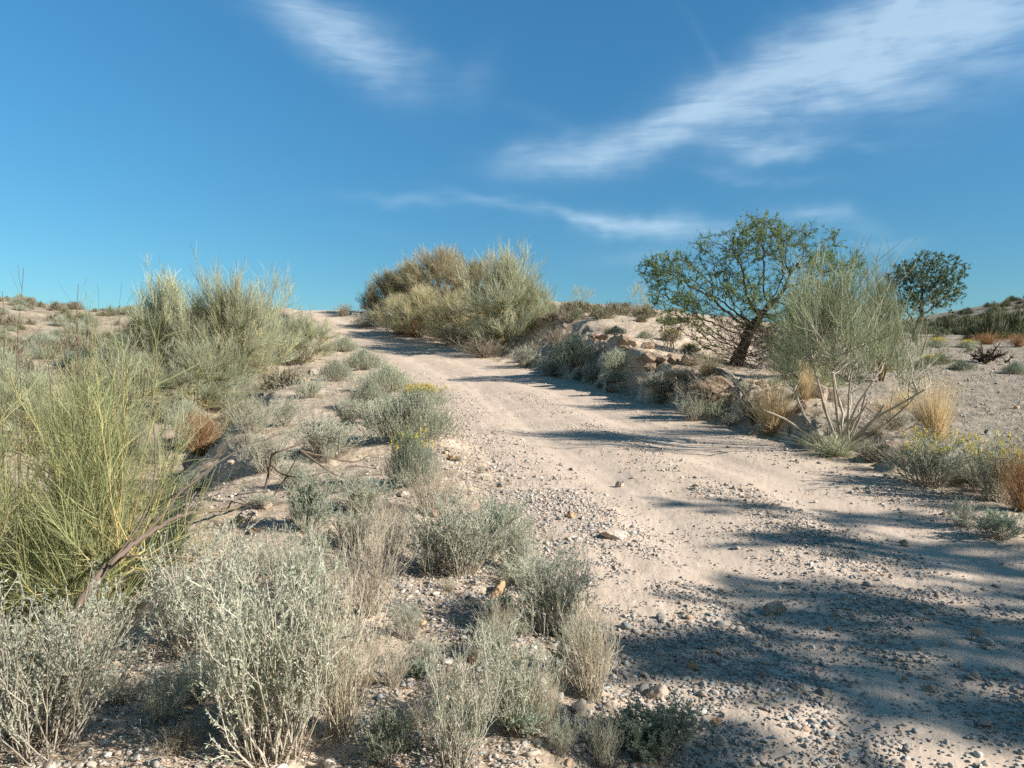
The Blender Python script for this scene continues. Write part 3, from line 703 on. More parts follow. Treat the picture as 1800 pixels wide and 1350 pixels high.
_dims = {}
def pdim(kind, vi):
    k = (kind, vi)
    if k not in _dims:
        lo = np.full(3, 1e9); hi = -lo
        for _, me in PROTO[kind][vi]:
            c = np.empty(len(me.vertices) * 3, np.float32); me.vertices.foreach_get('co', c); c = c.reshape(-1, 3)
            lo = np.minimum(lo, np.percentile(c, 1.0, axis=0)); hi = np.maximum(hi, np.percentile(c, 99.8, axis=0))
        _dims[k] = (max(hi[0], hi[1], -lo[0], -lo[1]) * 2 * .86, hi[2])
    return _dims[k]
NAMES = {'salt': 'grey_shrub', 'saltgreen': 'leafy_shrub', 'saltyellow': 'flowering_shrub', 'straw': 'dry_shrub', 'drygrey': 'dry_shrub', 'ginger': 'dead_shrub',
         'cushion': 'cushion_shrub', 'cushiongreen': 'cushion_shrub', 'cushionyellow': 'flowering_shrub', 'tussock': 'grass_tussock', 'greentuss': 'grass_tussock',
         'broom': 'broom_bush', 'broomdry': 'broom_bush', 'broomgreen': 'broom_bush', 'broomthin': 'broom_bush', 'scrubgrey': 'scrub_bush', 'scrubgreen': 'scrub_bush', 'scrubgrn2': 'olive_green_bush'}
CATS = {'grey_shrub': 'shrub', 'leafy_shrub': 'shrub', 'flowering_shrub': 'flowering shrub', 'dry_shrub': 'shrub', 'dead_shrub': 'dead shrub', 'cushion_shrub': 'shrub',
        'grass_tussock': 'grass tussock', 'broom_bush': 'broom bush', 'scrub_bush': 'bush', 'olive_green_bush': 'bush'}
PR = random.Random(5)
def plant_at(kind, x, y, H, W, label, group=None, vi=None, rot=None, tilt=(0, 0), sink=0.0, name=None):
    vs = PROTO[kind]; vi = PR.randrange(len(vs)) if vi is None else vi % len(vs)
    w0, h0 = pdim(kind, vi); name = name or NAMES[kind]
    z = ground_z(x, y) - sink
    parts = vs[vi]
    if len(parts) == 1:
        root = bpy.data.objects.new(name, parts[0][1]); COL.objects.link(root)
    else:
        root = bpy.data.objects.new(name, None); COL.objects.link(root); root.empty_display_size = .1
        for pn, me in parts:
            c = bpy.data.objects.new(pn, me); COL.objects.link(c); c.parent = root
    sx = W / w0; sz = H / h0
    root.location = (x, y, z); root.scale = (sx, sx * PR.uniform(.9, 1.1), sz)
    root.rotation_euler = (tilt[0], tilt[1], PR.uniform(0, 6.28) if rot is None else rot)
    tag(root, label, CATS[NAMES[kind]], group)
    return root
def plant_y(kind, u, y, vt, wpx, label, **kw):
    """a plant standing at forward distance y whose foot may be hidden by what is in front"""
    x = (u - CU) / F * y; z = ground_z(x, y); H = EYE + (HV - vt) / F * y - z
    return plant_at(kind, x, y, max(H, .2), wpx / F * y, label, **kw)
def plant(kind, u, vb, vt, wpx, label, group=None, **kw):
    """a plant rooted where the picture point (u, vb) meets the ground, as tall and wide as seen"""
    x, y, z = at(u, vb)
    H = (vb - vt) / F * y; W = wpx / F * y
    return plant_at(kind, x, y, H, W, label, group, **kw)

# ------------------------------------------------------------------ trees
def colonise(R, attract, seeds, step, kill, infl, iters=120):
    nodes = [np.array(s, float) for s in seeds]; parent = [i - 1 for i in range(len(seeds))]
    N = np.array(nodes); A = attract.copy()
    for it in range(iters):
        if len(A) == 0: break
        d = np.linalg.norm(A[:, None] - N[None], axis=2); j = d.argmin(1); dm = d[np.arange(len(A)), j]
        ok = dm < infl
        if not ok.any(): break
        new = []; par = []
        for n in np.unique(j[ok]):
            v = unit(A[ok & (j == n)] - N[n]).sum(0); v = unit(v) + R.normal(size=3) * .22
            new.append(N[n] + unit(v) * step); par.append(n)
        new = np.array(new); dd = np.linalg.norm(new[:, None] - N[None], axis=2).min(1)
        keep = dd > step * .35
        if not keep.any():
            A = A[dm > np.quantile(dm, .1)]; continue
        N = np.vstack([N, new[keep]]); parent += list(np.array(par)[keep])
        d2 = np.linalg.norm(A[:, None] - new[keep][None], axis=2).min(1); A = A[d2 > kill]
    return N, np.array(parent)

def tree(x, y, trunk, blobs, nA, label, seed, trunk_r, leafmat, name='spreading_tree', leaves_n=9000, ll=.05, lw=.015, step=.13, tip=.004, droop=0, group=None, bare=.0, kill=.2, expo=.52, patchy=0):
    """trunk: points; blobs: (cx, cy, cz, rx, ry, rz, weight) relative to the base"""
    R = rng(seed); z = ground_z(x, y) - .05
    bl = np.array(blobs); pick = R.choice(len(bl), nA, p=bl[:, 6] / bl[:, 6].sum())
    d = unit(R.normal(size=(nA, 3))) * (R.random((nA, 1)) ** .45); A = bl[pick, :3] + d * bl[pick, 3:6]
    if patchy: A = A[fbm(A[:, 0] + seed, A[:, 2] * 1.2 + A[:, 1] * .5, 1.1 * patchy, 2) > -.22]
    tp = np.array(trunk, float); seg = [tp[0]]
    for i in range(len(tp) - 1):
        m = max(1, int(np.linalg.norm(tp[i + 1] - tp[i]) / step))
        for k in range(1, m + 1): seg.append(tp[i] + (tp[i + 1] - tp[i]) * k / m + (R.normal(size=3) * .012))
    N, par = colonise(R, A, seg, step, kill, 4.5)
    n = len(N); load = np.zeros(n); nch = np.bincount(par[1:], minlength=n); load[nch == 0] = 1
    for i in range(n - 1, 0, -1): load[par[i]] += load[i]
    rad = np.maximum(tip, trunk_r * (load / load[0]) ** expo)
    # frustum for every link of the skeleton
    i = np.arange(1, n); a = N[par[i]]; b = N[i]; ra = np.minimum(rad[par[i]], rad[i] * 1.6); rb = rad[i]
    T = len(seg); ra = np.where(i < T, rad[par[i]] * (1 + .0), ra)
    flare = np.where(a[:, 2] < .25, 1.35, 1.0); ra = ra * flare
    def frus(sel, sides):
        aa, bb = a[sel], b[sel]; t = unit(bb - aa); bb = bb + t * rb[sel][:, None] * .3
        pts = np.stack([aa, (aa + bb) / 2, bb], 1); V, Fc, tt = tubes(R, pts, ra[sel], rb[sel], sides, R.random(sel.sum()))
        return (V, Fc, tt, 0)
    big = rb > trunk_r * .45; med = ~big & (rb > tip * 1.8); sml = ~big & ~med
    root = bpy.data.objects.new(name, None); COL.objects.link(root); root.location = (x, y, z); tag(root, label, 'tree', group)
    def part(pn, me):
        o = bpy.data.objects.new(pn, me); COL.objects.link(o); o.parent = root; return o
    if big.any():
        # continuous trunk with a knobbly surface
        V, Fc, tt, _ = frus(big, 12); V = V + (unit(R.normal(size=(1, 3))) * 0)
        nn = fbm(V[:, 0] * 6 + V[:, 2] * 2, V[:, 1] * 6 + V[:, 2] * 2, 1.5, 4); V = V + np.c_[nn, -nn, nn * .3] * trunk_r * .35
        part('trunk', mesh_from('trunk', [(V, Fc, tt, 0)], [M_bark]))
    part('limbs', mesh_from('limbs', [frus(med, 6), frus(sml, 4)], [M_bark]))
    # fine twigs and leaves
    thin = np.nonzero(rad <= max(tip * 2.6, trunk_r * .10, np.quantile(rad, .5)))[0]; thin = thin[thin > T]
    if bare: thin = thin[R.random(len(thin)) > bare]
    dirs = unit(N[thin] - N[par[thin]])
    P = np.repeat(N[thin], 3, axis=0); Dd = np.repeat(dirs, 3, axis=0)
    tw = curves(R, P, spread(R, Dd, 15, 70), R.uniform(.10, .32, len(P)), 4, up=.04 - droop, wob=.14)
    V, Fc, tt = tubes(R, tw, tip * .55, tip * .3, 3, R.random(len(tw)))
    part('twigs', mesh_from('twigs', [(V, Fc, tt, 0)], [M_bark]))
    vis = .35 + fbm(tw[:, 0, 0] + seed, tw[:, 0, 2] + tw[:, 0, 1], 1.6, 2) * 1.6          # leafy and sparse sprays
    w = np.clip(vis + .35, .04, 1.3); ix = R.choice(len(tw), leaves_n // 7, p=w / w.sum())
    Pc, Dc, ii = along(R, tw[ix], 7, .1, 1)
    tn = np.clip(.45 + R.normal(size=len(Pc)) * .22 + R.normal(size=len(ix))[ii] * .1, 0, 1)
    part('crown', mesh_from('crown', [(*leaves(R, Pc, spread(R, Dc, 15, 75), ll, lw, tn), 0)], [leafmat]))
    return root

def px(dx_px, dy_px, y): return dx_px / F * y, dy_px / F * y
def big_tree():
    u0 = 1292; y = 20.; x = (u0 - CU) / F * y; z = ground_z(x, y); v0 = HV - (z - EYE) * F / y; k = y / F
    P = lambda u, v, dy=0: ((u - u0) * k, dy, (v0 - v) * k)
    trunk = [P(1292, v0), P(1302, 615), P(1322, 575, .1), P(1345, 545, .1)]
    def B(u, v, dy, ru, rv, ry, w): q = P(u, v, dy); return (q[0], q[1], q[2], ru * k, ry, rv * k, w)
    blobs = [B(1180, 480, -.2, 58, 42, .7, 1.4), B(1165, 465, 0, 42, 22, .5, .6), B(1260, 450, .2, 55, 48, .9, 1.0), B(1330, 420, 0, 60, 45, 1.1, 1.2), B(1390, 405, .3, 50, 26, .9, .6),
             B(1290, 520, -.3, 60, 36, .8, 1.3), B(1225, 525, .1, 50, 36, .8, 1.0), B(1300, 565, .4, 60, 34, .7, .9), B(1420, 460, 0, 70, 50, 1.1, 1.3), B(1490, 470, .2, 40, 38, .8, .6), B(1400, 530, -.2, 75, 50, 1, 1.6), B(1330, 500, .3, 60, 40, .9, .9), B(1200, 535, -.4, 35, 38, .4, .35),
             B(1350, 575, -.2, 60, 40, .7, .5), B(1350, 385, .1, 26, 14, .5, .3), B(1470, 405, .1, 18, 12, .4, .05), B(1185, 570, -.4, 30, 28, .3, .45), B(1160, 520, -.3, 36, 40, .4, .8), B(1230, 575, -.3, 30, 25, .4, .2), B(1440, 560, -.1, 60, 50, .8, .6)]
    t = tree(x, y, trunk, blobs, 2700, 'large spreading tree on a dark leaning trunk above the earth bank, low boughs reaching left', 71, .14, M_treeleaf, leaves_n=36000, ll=.066, lw=.021, step=.11, kill=.15, tip=.0045, expo=.6, patchy=1)
    # hanging dry brushwood caught under its low branches
    u, v = 1400, 690; x2, y2, z2 = at(u, v)
    return x, y
big_tree()
def far_tree():
    u0, v0 = 1606, 600; x, y, z = at(u0, v0); k = y / F
    P = lambda u, v, dy=0: ((u - u0) * k, dy, (v0 - v) * k)
    trunk = [P(1606, 602), P(1608, 580), P(1618, 562)]
    def B(u, v, dy, ru, rv, ry, w): q = P(u, v, dy); return (q[0], q[1], q[2], ru * k, ry, rv * k, w)
    blobs = [B(1640, 480, 0, 55, 40, 1.2, 1.2), B(1600, 495, 0, 45, 35, 1.1, .9), B(1575, 515, .2, 26, 42, .8, .5), B(1665, 515, 0, 32, 40, .9, .7), B(1620, 530, 0, 55, 20, .9, .5), B(1640, 455, 0, 30, 15, .8, .2)]
    tree(x, y, trunk, blobs, 1300, 'rounded dark green tree on a short bare trunk in the open field at the right', 72, .13, M_treeleaf2, name='round_tree', leaves_n=27000, ll=.08, lw=.028, step=.15, kill=.18, tip=.004, expo=.66, patchy=.8)
far_tree()
# trees just outside the frame whose shade lies over the near gravel
def shade_tree(x, y, h, spread_, seed, label, n=850, lv=10500, gap=1.15):
    """tall thin-crowned tree whose layered limbs throw long streaks of shade"""
    R = rng(seed + 7); b = []
    k = int(spread_ / gap) + 1
    for i in range(-k, k + 1):
        p = i * gap + R.uniform(-.12, .12); e = 1 - abs(p) / (spread_ + gap)
        if e <= 0: continue
        b.append((p * .38 + R.uniform(-.5, .5), p * .92, h * (.74 + .1 * R.random()), 1.15 * e + .3, .16, h * .10, e + .2))
    tree(x, y, [(0, 0, 0), (.1, 0, h * .2), (.2, .05, h * .4), (.2, .1, h * .6)], b, n, label, seed, .13, M_treeleaf, name='roadside_tree', leaves_n=lv, ll=.10, lw=.035, step=.15, kill=.15, tip=.006, expo=.66)

# ------------------------------------------------------------------ hero shrubs
def hero(name, parts, x, y, H, W, label, cat, rot=0, sink=0, sy=1.0, hp=99.3):
    z = ground_z(x, y) - sink
    lo = hi = None
    cs = []
    for _, me in parts:
        c = np.empty(len(me.vertices) * 3, np.float32); me.vertices.foreach_get('co', c); cs.append(c.reshape(-1, 3))
    c = np.concatenate(cs); h0 = np.percentile(c[:, 2], hp); w0 = np.percentile(np.abs(c[:, :2]), 98.5) * 2
    root = bpy.data.objects.new(name, None); COL.objects.link(root); root.location = (x, y, z); root.rotation_euler = (0, 0, rot)
    root.scale = (W / w0, W / w0 * sy, H / h0)
    for pn, me in parts:
        o = bpy.data.objects.new(pn, me); COL.objects.link(o); o.parent = root
    tag(root, label, cat); return root

# the young open broom in front of the tree, yellowish bare stems
x, y, z = at(1485, 785)
hero('broom_bush', domebroom(81, nt=175, sw=20, n0=13, a=.50, twig=M_broomgreen, stem=M_palestem, tw=.0011, stemr=.0085, inner=.62, lump=.18, l3=(.08, .18), elmax=62, wob=.13),
     x, y, 338 / F * y, 255 / F * y, 'tall open broom with bare yellowish stems in front of the spreading tree', 'broom bush', rot=.4)
xs, ys_, zs = at(1500, 790)
plant('greentuss', 1465, 800, 745, 140, 'drooping grey-green blades spilling from the foot of the open broom', vi=0)
# near broom on the slope at the left
x, y, z = at(150, 1075)
hero('broom_bush', domebroom(82, nt=270, sw=23, n0=15, a=.5, twig=M_broomnear, stem=M_broomstem, tw=.0009, stemr=.0085, inner=.3, lump=.3, l3=(.08, .22), spr=(8, 60), wob=.14, up=.03, sheaf=.9),
     -2.75, 4.75, 1.75, 1.4, 'big yellow-green broom on the near slope with a fallen branch at its foot', 'broom bush', rot=1.0, sink=.05, hp=96)
hero('broom_bush', domebroom(83, nt=240, sw=21, n0=14, a=.5, twig=M_broomnear, stem=M_broomstem, tw=.0009, stemr=.0085, inner=.3, lump=.3, l3=(.08, .22), spr=(8, 60), wob=.14, up=.03, sheaf=.9),
     -3.7, 5.0, 1.65, 1.45, 'yellow-stemmed broom cut by the left edge above the corner shrub', 'broom bush', rot=2.0, sink=.05, hp=96)
hero('broom_bush', domebroom(84, nt=190, sw=20, n0=11, a=.5, twig=M_broomnear, stem=M_broomstem, tw=.0009, stemr=.0075, inner=.3, lump=.3, l3=(.10, .24), spr=(8, 55), wob=.14, up=.03, sheaf=.9),
     -3.6, 6.4, 1.8, 1.6, 'airy broom behind the big yellow-green one on the near slope', 'broom bush', rot=2.9, sink=.05, hp=96)

# ------------------------------------------------------------------ broom bushes
L = [
 ('broom', 285, 660, 465, 150, 'rounded broom with two pale tufted tops against the sky on the left slope', 0),
 ('broom', 395, 675, 463, 160, 'dense grey-green broom with a single high rounded top left of the track', 1),
 ('broom', 462, 655, 500, 120, 'olive broom filling the gap between the dense left broom and the verge', 2),
 ('broom', 345, 725, 590, 150, 'low spreading broom with bare grey branches below the tall left brooms', 0),
 ('broomthin', 200, 760, 575, 150, 'thin broom reaching up in front of the bare hillside', 2),
 ('broomthin', 482, 600, 460, 105, 'sparse see-through broom behind the left thicket near the crest', 0),
 ('broom', 535, 635, 545, 105, 'small low broom with dark curved branches at the verge below the crest', 1),
 ('broom', 245, 700, 610, 110, 'dark green broom at the foot of the tufted left broom', 1),
 ('broomthin', 300, 830, 700, 140, 'scruffy thin broom just above the ginger dead shrub', 1),
 ('broomthin', 430, 780, 670, 90, 'small yellow-tipped broom on the verge edge beside the ginger dead shrub', 0),
 ('broom', 50, 800, 640, 170, 'pale broom low on the left slope beside the frame edge', 0),
 ('broomgreen', 150, 770, 655, 130, 'fresh green broom between the frame-edge broom and the ginger dead shrub', 0),
]
for i, (k, u, vb, vt, w, lab, vi) in enumerate(L): plant(k, u, vb, vt, w, lab, vi=vi)
L = [
 ('broomdry', 680, 49, 474, 90, 'brownish broom at the left end of the thicket on the mound', 0),
 ('broomdry', 718, 49, 450, 110, 'rusty-edged broom second from the left in the mound thicket', 1),
 ('broomdry', 775, 48, 431, 130, 'tallest broom crowning the middle of the mound thicket', 0),
 ('broomdry', 835, 43, 443, 120, 'straw-tinted broom just right of the tallest one on the mound', 1),
 ('broom', 888, 33.5, 428, 160, 'big fresh grey-green broom standing at the right part of the mound thicket', 0),
 ('broom', 935, 33, 478, 75, 'smaller broom leaning out at the right end of the mound thicket', 2),
 ('broomthin', 885, 38, 415, 60, 'thin switch broom poking above the mound thicket into the sky', 0),
 ('broomdry', 705, 43, 515, 90, 'low twiggy dry broom at the front left of the mound thicket', 0),
 ('broomdry', 800, 37, 505, 130, 'low dense dry broom filling the front middle of the mound thicket', 1),
 ('broomdry', 740, 39.5, 500, 110, 'grey-brown broom behind the ginger dead shrub of the thicket', 0),
 ('broomdry', 655, 50, 515, 50, 'dark twiggy broom at the crest end of the mound thicket', 1),
 ('broomthin', 1022, 36, 498, 56, 'small round see-through broom on the skyline right of the mound', 0),
 ('broomthin', 1122, 36, 488, 46, 'small bare bush on the skyline beside the low branches of the spreading tree', 0),
 ('broomgreen', 1548, 17, 462, 80, 'slim broom standing between the open broom and the round tree', 0),
 ('broomgreen', 1425, 13.5, 470, 130, 'broom growing between the open yellow-stemmed broom and the spreading tree', 0),
]
for i, (k, u, y, vt, w, lab, vi) in enumerate(L): plant_y(k, u, y, vt, w, lab, vi=vi)

# ------------------------------------------------------------------ shrubs on the verge and in front
S = [
 ('salt', 85, 1440, 1115, 330, 'big silver-grey shrub in the bottom left corner of the picture', 0),
 ('salt', 335, 1150, 915, 270, 'spreading silver shrub beside the fallen grey branch at the near left', 1),
 ('salt', 485, 1325, 955, 250, 'tall leafy grey shrub with a pale root collar near the bottom edge', 2),
 ('salt', 545, 1110, 905, 150, 'silvery upright shrub behind the pale straw shrub', 3),
 ('straw', 600, 1290, 985, 210, 'bare straw-coloured shrub of fine fanning stems in the near middle', 0),
 ('straw', 650, 1080, 880, 170, 'pale dry shrub behind the near straw shrub', 1),
 ('salt', 290, 1270, 1150, 130, 'small thin grey sprig on bare soil between the near left shrubs', 1),
 ('saltgreen', 545, 935, 832, 90, 'small green leafy shrub next to the leaning dead twigs', 0),
 ('salt', 800, 1345, 1100, 190, 'bushy leafy shrub at the bottom edge right of the straw shrub', 1),
 ('salt', 905, 1285, 1085, 170, 'broad grey-green shrub at the bottom next to the gravel', 0),
 ('salt', 975, 1115, 945, 150, 'grey shrub standing at the gravel edge in the middle foreground', 2),
 ('straw', 1040, 1225, 1040, 120, 'thin straw stems leaning over the shaded gravel', 2),
 ('salt', 815, 1010, 850, 200, 'wide mixed grey shrub with brown underside in the middle of the verge', 3),
 ('saltgreen', 880, 960, 880, 110, 'small green-grey shrub by the inner edge of the track', 0),
 ('straw', 755, 905, 790, 130, 'lilac-grey dry topped shrub behind the wide mixed shrub', 1),
 ('cushionyellow', 722, 855, 745, 90, 'green shrub with yellow flower spikes beside the track edge', 0),
 ('cushion', 722, 775, 682, 165, 'largest rounded grey cushion shrub beside the track', 0),
 ('cushionyellow', 742, 715, 672, 100, 'grey cushion topped with a band of yellow flowers behind the largest cushion', 1),
 ('cushion', 680, 690, 637, 90, 'grey cushion shrub on the verge behind the yellow-topped one', 1),
 ('cushion', 640, 650, 612, 70, 'small grey cushion far up the verge near the track', 2),
 ('cushion', 605, 618, 590, 50, 'tiny grey cushion at the verge below the low curved broom', 0),
 ('salt', 468, 830, 745, 110, 'silver leafy shrub on the verge above the leaning dead twigs', 0),
 ('salt', 575, 800, 725, 130, 'pale grey shrub on the open verge left of the largest cushion', 2),
 ('salt', 545, 700, 655, 80, 'low grey shrub on the pale verge crest', 3),
 ('salt', 445, 760, 700, 90, 'grey shrub hugging the verge edge above the ginger shrub', 1),
 ('salt', 500, 750, 690, 90, 'dull grey shrub in the middle of the upper verge', 3),
 ('straw', 480, 1010, 925, 70, 'small tuft of dry stalks beside the pale stones on the verge', 2),
 ('salt', 720, 1120, 1040, 90, 'sparse little grey shrub on bare soil in the middle foreground', 1),
 ('saltgreen', 1150, 1385, 1280, 150, 'low green-grey shrub on the gravel at the bottom edge', 1),
 ('straw', 130, 1175, 1060, 190, 'brown dry undergrowth below the big near broom', 0),
 ('drygrey', 20, 1130, 1030, 170, 'dark dry bush at the left edge under the brooms', 0),
 ('ginger', 352, 800, 712, 95, 'ginger-brown dead shrub below the left brooms', 0),
 ('salt', 620, 960, 880, 120, 'thin silver shrub left of the pale dry shrub', 0),
 ('saltgreen', 340, 870, 828, 45, 'tiny bright green shrub in the shade under the near broom', 0),
 ('straw', 880, 1130, 1040, 90, 'wispy pale stems on bare soil in front of the grey gravel edge shrub', 1),
 ('salt', 660, 745, 700, 90, 'flat grey shrub at the left foot of the largest cushion', 2),
 ('salt', 390, 720, 655, 90, 'grey shrub at the lower edge of the left broom thicket', 0),
 ('salt', 765, 1010, 880, 130, 'grey shrub with browned base left of the wide mixed shrub', 1),
 ('salt', 905, 1005, 895, 120, 'grey shrub between the wide mixed shrub and the track gravel', 3),
 ('straw', 690, 975, 868, 120, 'faded straw shrub right of the thin silver shrub', 0),
 ('salt', 640, 905, 825, 110, 'silver shrub just right of the leaning dead twigs', 2),
 ('salt', 505, 1050, 925, 130, 'silver shrub behind the tall leafy grey shrub', 1),
 ('salt', 410, 1180, 1080, 100, 'grey shrub squeezed between the spreading silver and the tall leafy shrub', 3),
 ('straw', 690, 1210, 1100, 90, 'short straw tuft at the right foot of the near straw shrub', 1),
 ('salt', 1005, 1205, 1090, 100, 'grey shrub at the gravel edge in front of the leaning straw stems', 1),
 ('straw', 955, 1285, 1150, 80, 'straw stems among the broad grey-green shrub at the bottom', 0),
 ('salt', 870, 1160, 1085, 80, 'grey shrub above the broad grey-green shrub', 2),
 ('salt', 1060, 1350, 1250, 90, 'small green-grey shrub between gravel and the broad shrub at the bottom', 0),
 ('salt', 20, 1300, 1130, 160, 'silver shrub at the left edge behind the corner shrub', 3),
 ('salt', 610, 745, 690, 80, 'grey shrub at the verge between the crest shrub and the largest cushion', 0),
 ('cushion', 650, 720, 665, 75, 'pale cushion at the left shoulder of the yellow-topped cushion', 2),
 ('salt', 520, 860, 800, 80, 'low silver shrub behind the leaning dead twigs', 3),
 ('cushion', 590, 670, 630, 60, 'pale cushion on the verge above the pale grey shrub', 1),
 # right of the track
 ('saltyellow', 1632, 852, 750, 150, 'rounded grey-green shrub with yellow flowers at the right trackside', 0),
 ('saltyellow', 1748, 880, 752, 130, 'second yellow-flowered shrub against the rust-brown dead bush at the right edge', 1),
 ('ginger', 1800, 900, 772, 110, 'rust-brown dead bush at the right frame edge', 0),
 ('salt', 1690, 925, 868, 60, 'small shaded weed below the yellow-flowered shrubs', 1),
 ('saltgreen', 1760, 945, 895, 100, 'low straggling plant at the lower right track margin', 0),
 ('tussock', 1642, 775, 655, 95, 'upright golden straw tussock behind the yellow-flowered shrub', 2),
 ('tussock', 1358, 760, 655, 100, 'tall buff straw tussock left of the open broom', 0),
 ('tussock', 1412, 700, 618, 70, 'straw tussock in front of the tree between two bank stones', 1),
 ('tussock', 1245, 660, 612, 80, 'short dark-based straw tussock on the bank left of the tree trunk', 1),
 ('tussock', 1560, 750, 690, 60, 'small thin straw tussock right of the open broom stems', 0),
 ('tussock', 1590, 720, 670, 60, 'faint straw tuft in the field behind the golden tussock', 1),
 ('salt', 1216, 740, 688, 55, 'pale silvery sprig standing alone at the foot of the bank', 1),
 ('salt', 1284, 748, 718, 40, 'small silver sprig at the bank foot right of the pale sprig', 1),
 ('salt', 1040, 672, 632, 55, 'straw-grey shrub at the bank foot where the rocks begin', 3),
 ('salt', 1165, 690, 650, 70, 'grey shrub growing out of the eroded bank', 2),
 ('cushion', 1010, 645, 585, 85, 'domed blue-grey shrub on the bank right of the fresh broom', 1),
 ('cushion', 1085, 650, 610, 60, 'grey cushion in front of the dark hollow of the bank', 0),
 ('salt', 925, 645, 600, 70, 'silver-leaved shrub at the trackside under the fresh broom', 0),
 ('salt', 970, 660, 622, 60, 'low silver shrub trailing onto the track edge', 2),
 ('drygrey', 1240, 715, 655, 120, 'shaded brown bush clinging to the middle of the bank', 0),
 ('drygrey', 1330, 742, 690, 80, 'shaded dry bush under the flat pale bank crest', 1),
 ('drygrey', 985, 615, 570, 80, 'brown twiggy bush above the domed blue-grey shrub', 1),
 ('cushiongreen', 1083, 590, 573, 42, 'small dark green cushion on the pale slope', 0),
 ('cushionyellow', 1180, 600, 577, 42, 'round yellow-flowering cushion under the low left branches of the tree', 1),
 ('cushionyellow', 1212, 622, 602, 38, 'smaller yellow-flowering cushion nearer the bank crest', 1),
 ('scrubgreen', 830, 600, 558, 70, 'low green bush in the shade at the front of the mound thicket', 0),
 ('cushiongreen', 870, 592, 566, 60, 'small green cushion between the dry thicket and the fresh broom', 0),
 ('salt', 795, 606, 560, 80, 'silver shrub at the trackside foot of the mound thicket', 1),
 ('drygrey', 850, 628, 585, 110, 'dark leafy mound of dry shrub at the trackside left of the fresh broom', 0),
 ('ginger', 780, 565, 512, 100, 'ginger dead shrub glowing in the middle of the mound thicket', 1),
 ('ginger', 725, 592, 555, 70, 'orange-brown dead shrub at the track edge of the thicket', 0),
 ('tussock', 735, 560, 498, 40, 'pale straw plume inside the mound thicket', 2),
 ('drygrey', 605, 556, 530, 40, 'dark brown dead shrub at the crest of the track', 0),
 ('salt', 640, 575, 545, 50, 'grey shrub at the crest beside the dark dead shrub', 1),
 ('salt', 700, 588, 530, 60, 'silver shrub at the front of the thicket near the crest', 3),
 ('cushionyellow', 1648, 612, 592, 38, 'yellow-flowering bush just right of the round tree trunk', 1),
 ('cushionyellow', 1702, 612, 596, 34, 'farther right of the two yellow bushes in the open field', 1),
 ('cushiongreen', 1612, 650, 634, 36, 'bluish green cushion in the field below the round tree', 0),
 ('cushionyellow', 1632, 641, 622, 30, 'greenish yellow tuft above the bluish green cushion', 1),
 ('cushiongreen', 1692, 651, 632, 44, 'flat blue-green cushion left of the exposed dead root', 0),
 ('cushiongreen', 1784, 658, 634, 42, 'dark green cushion in the field at the right edge', 0),
 ('ginger', 1735, 606, 580, 60, 'rusty low shrub in front of the far olive green bushes', 1),
 ('ginger', 1790, 610, 584, 50, 'rusty shrub by the right edge at the field end', 0),
 ('scrubgrn2', 1740, 598, 546, 60, 'far olive green bush in the middle of its row', 0),
 ('scrubgrn2', 1700, 588, 552, 60, 'far olive green bush nearest the round tree', 0),
 ('scrubgrn2', 1786, 594, 540, 62, 'far olive green bush at the right frame edge', 0),
 ('scrubgrn2', 1665, 584, 552, 40, 'small far bush half hidden behind the round tree crown', 0),
]
for (k, u, vb, vt, w, lab, vi) in S:
    if vb > 1350:   # rooted just below the frame
        y = F * EYE / (vb - HV) * .97; x = (u - CU) / F * y
        plant_at(k, x, y, (vb - vt) / F * y, w / F * y, lab, vi=vi)
    else: plant(k, u, vb, vt, w, lab, vi=vi)

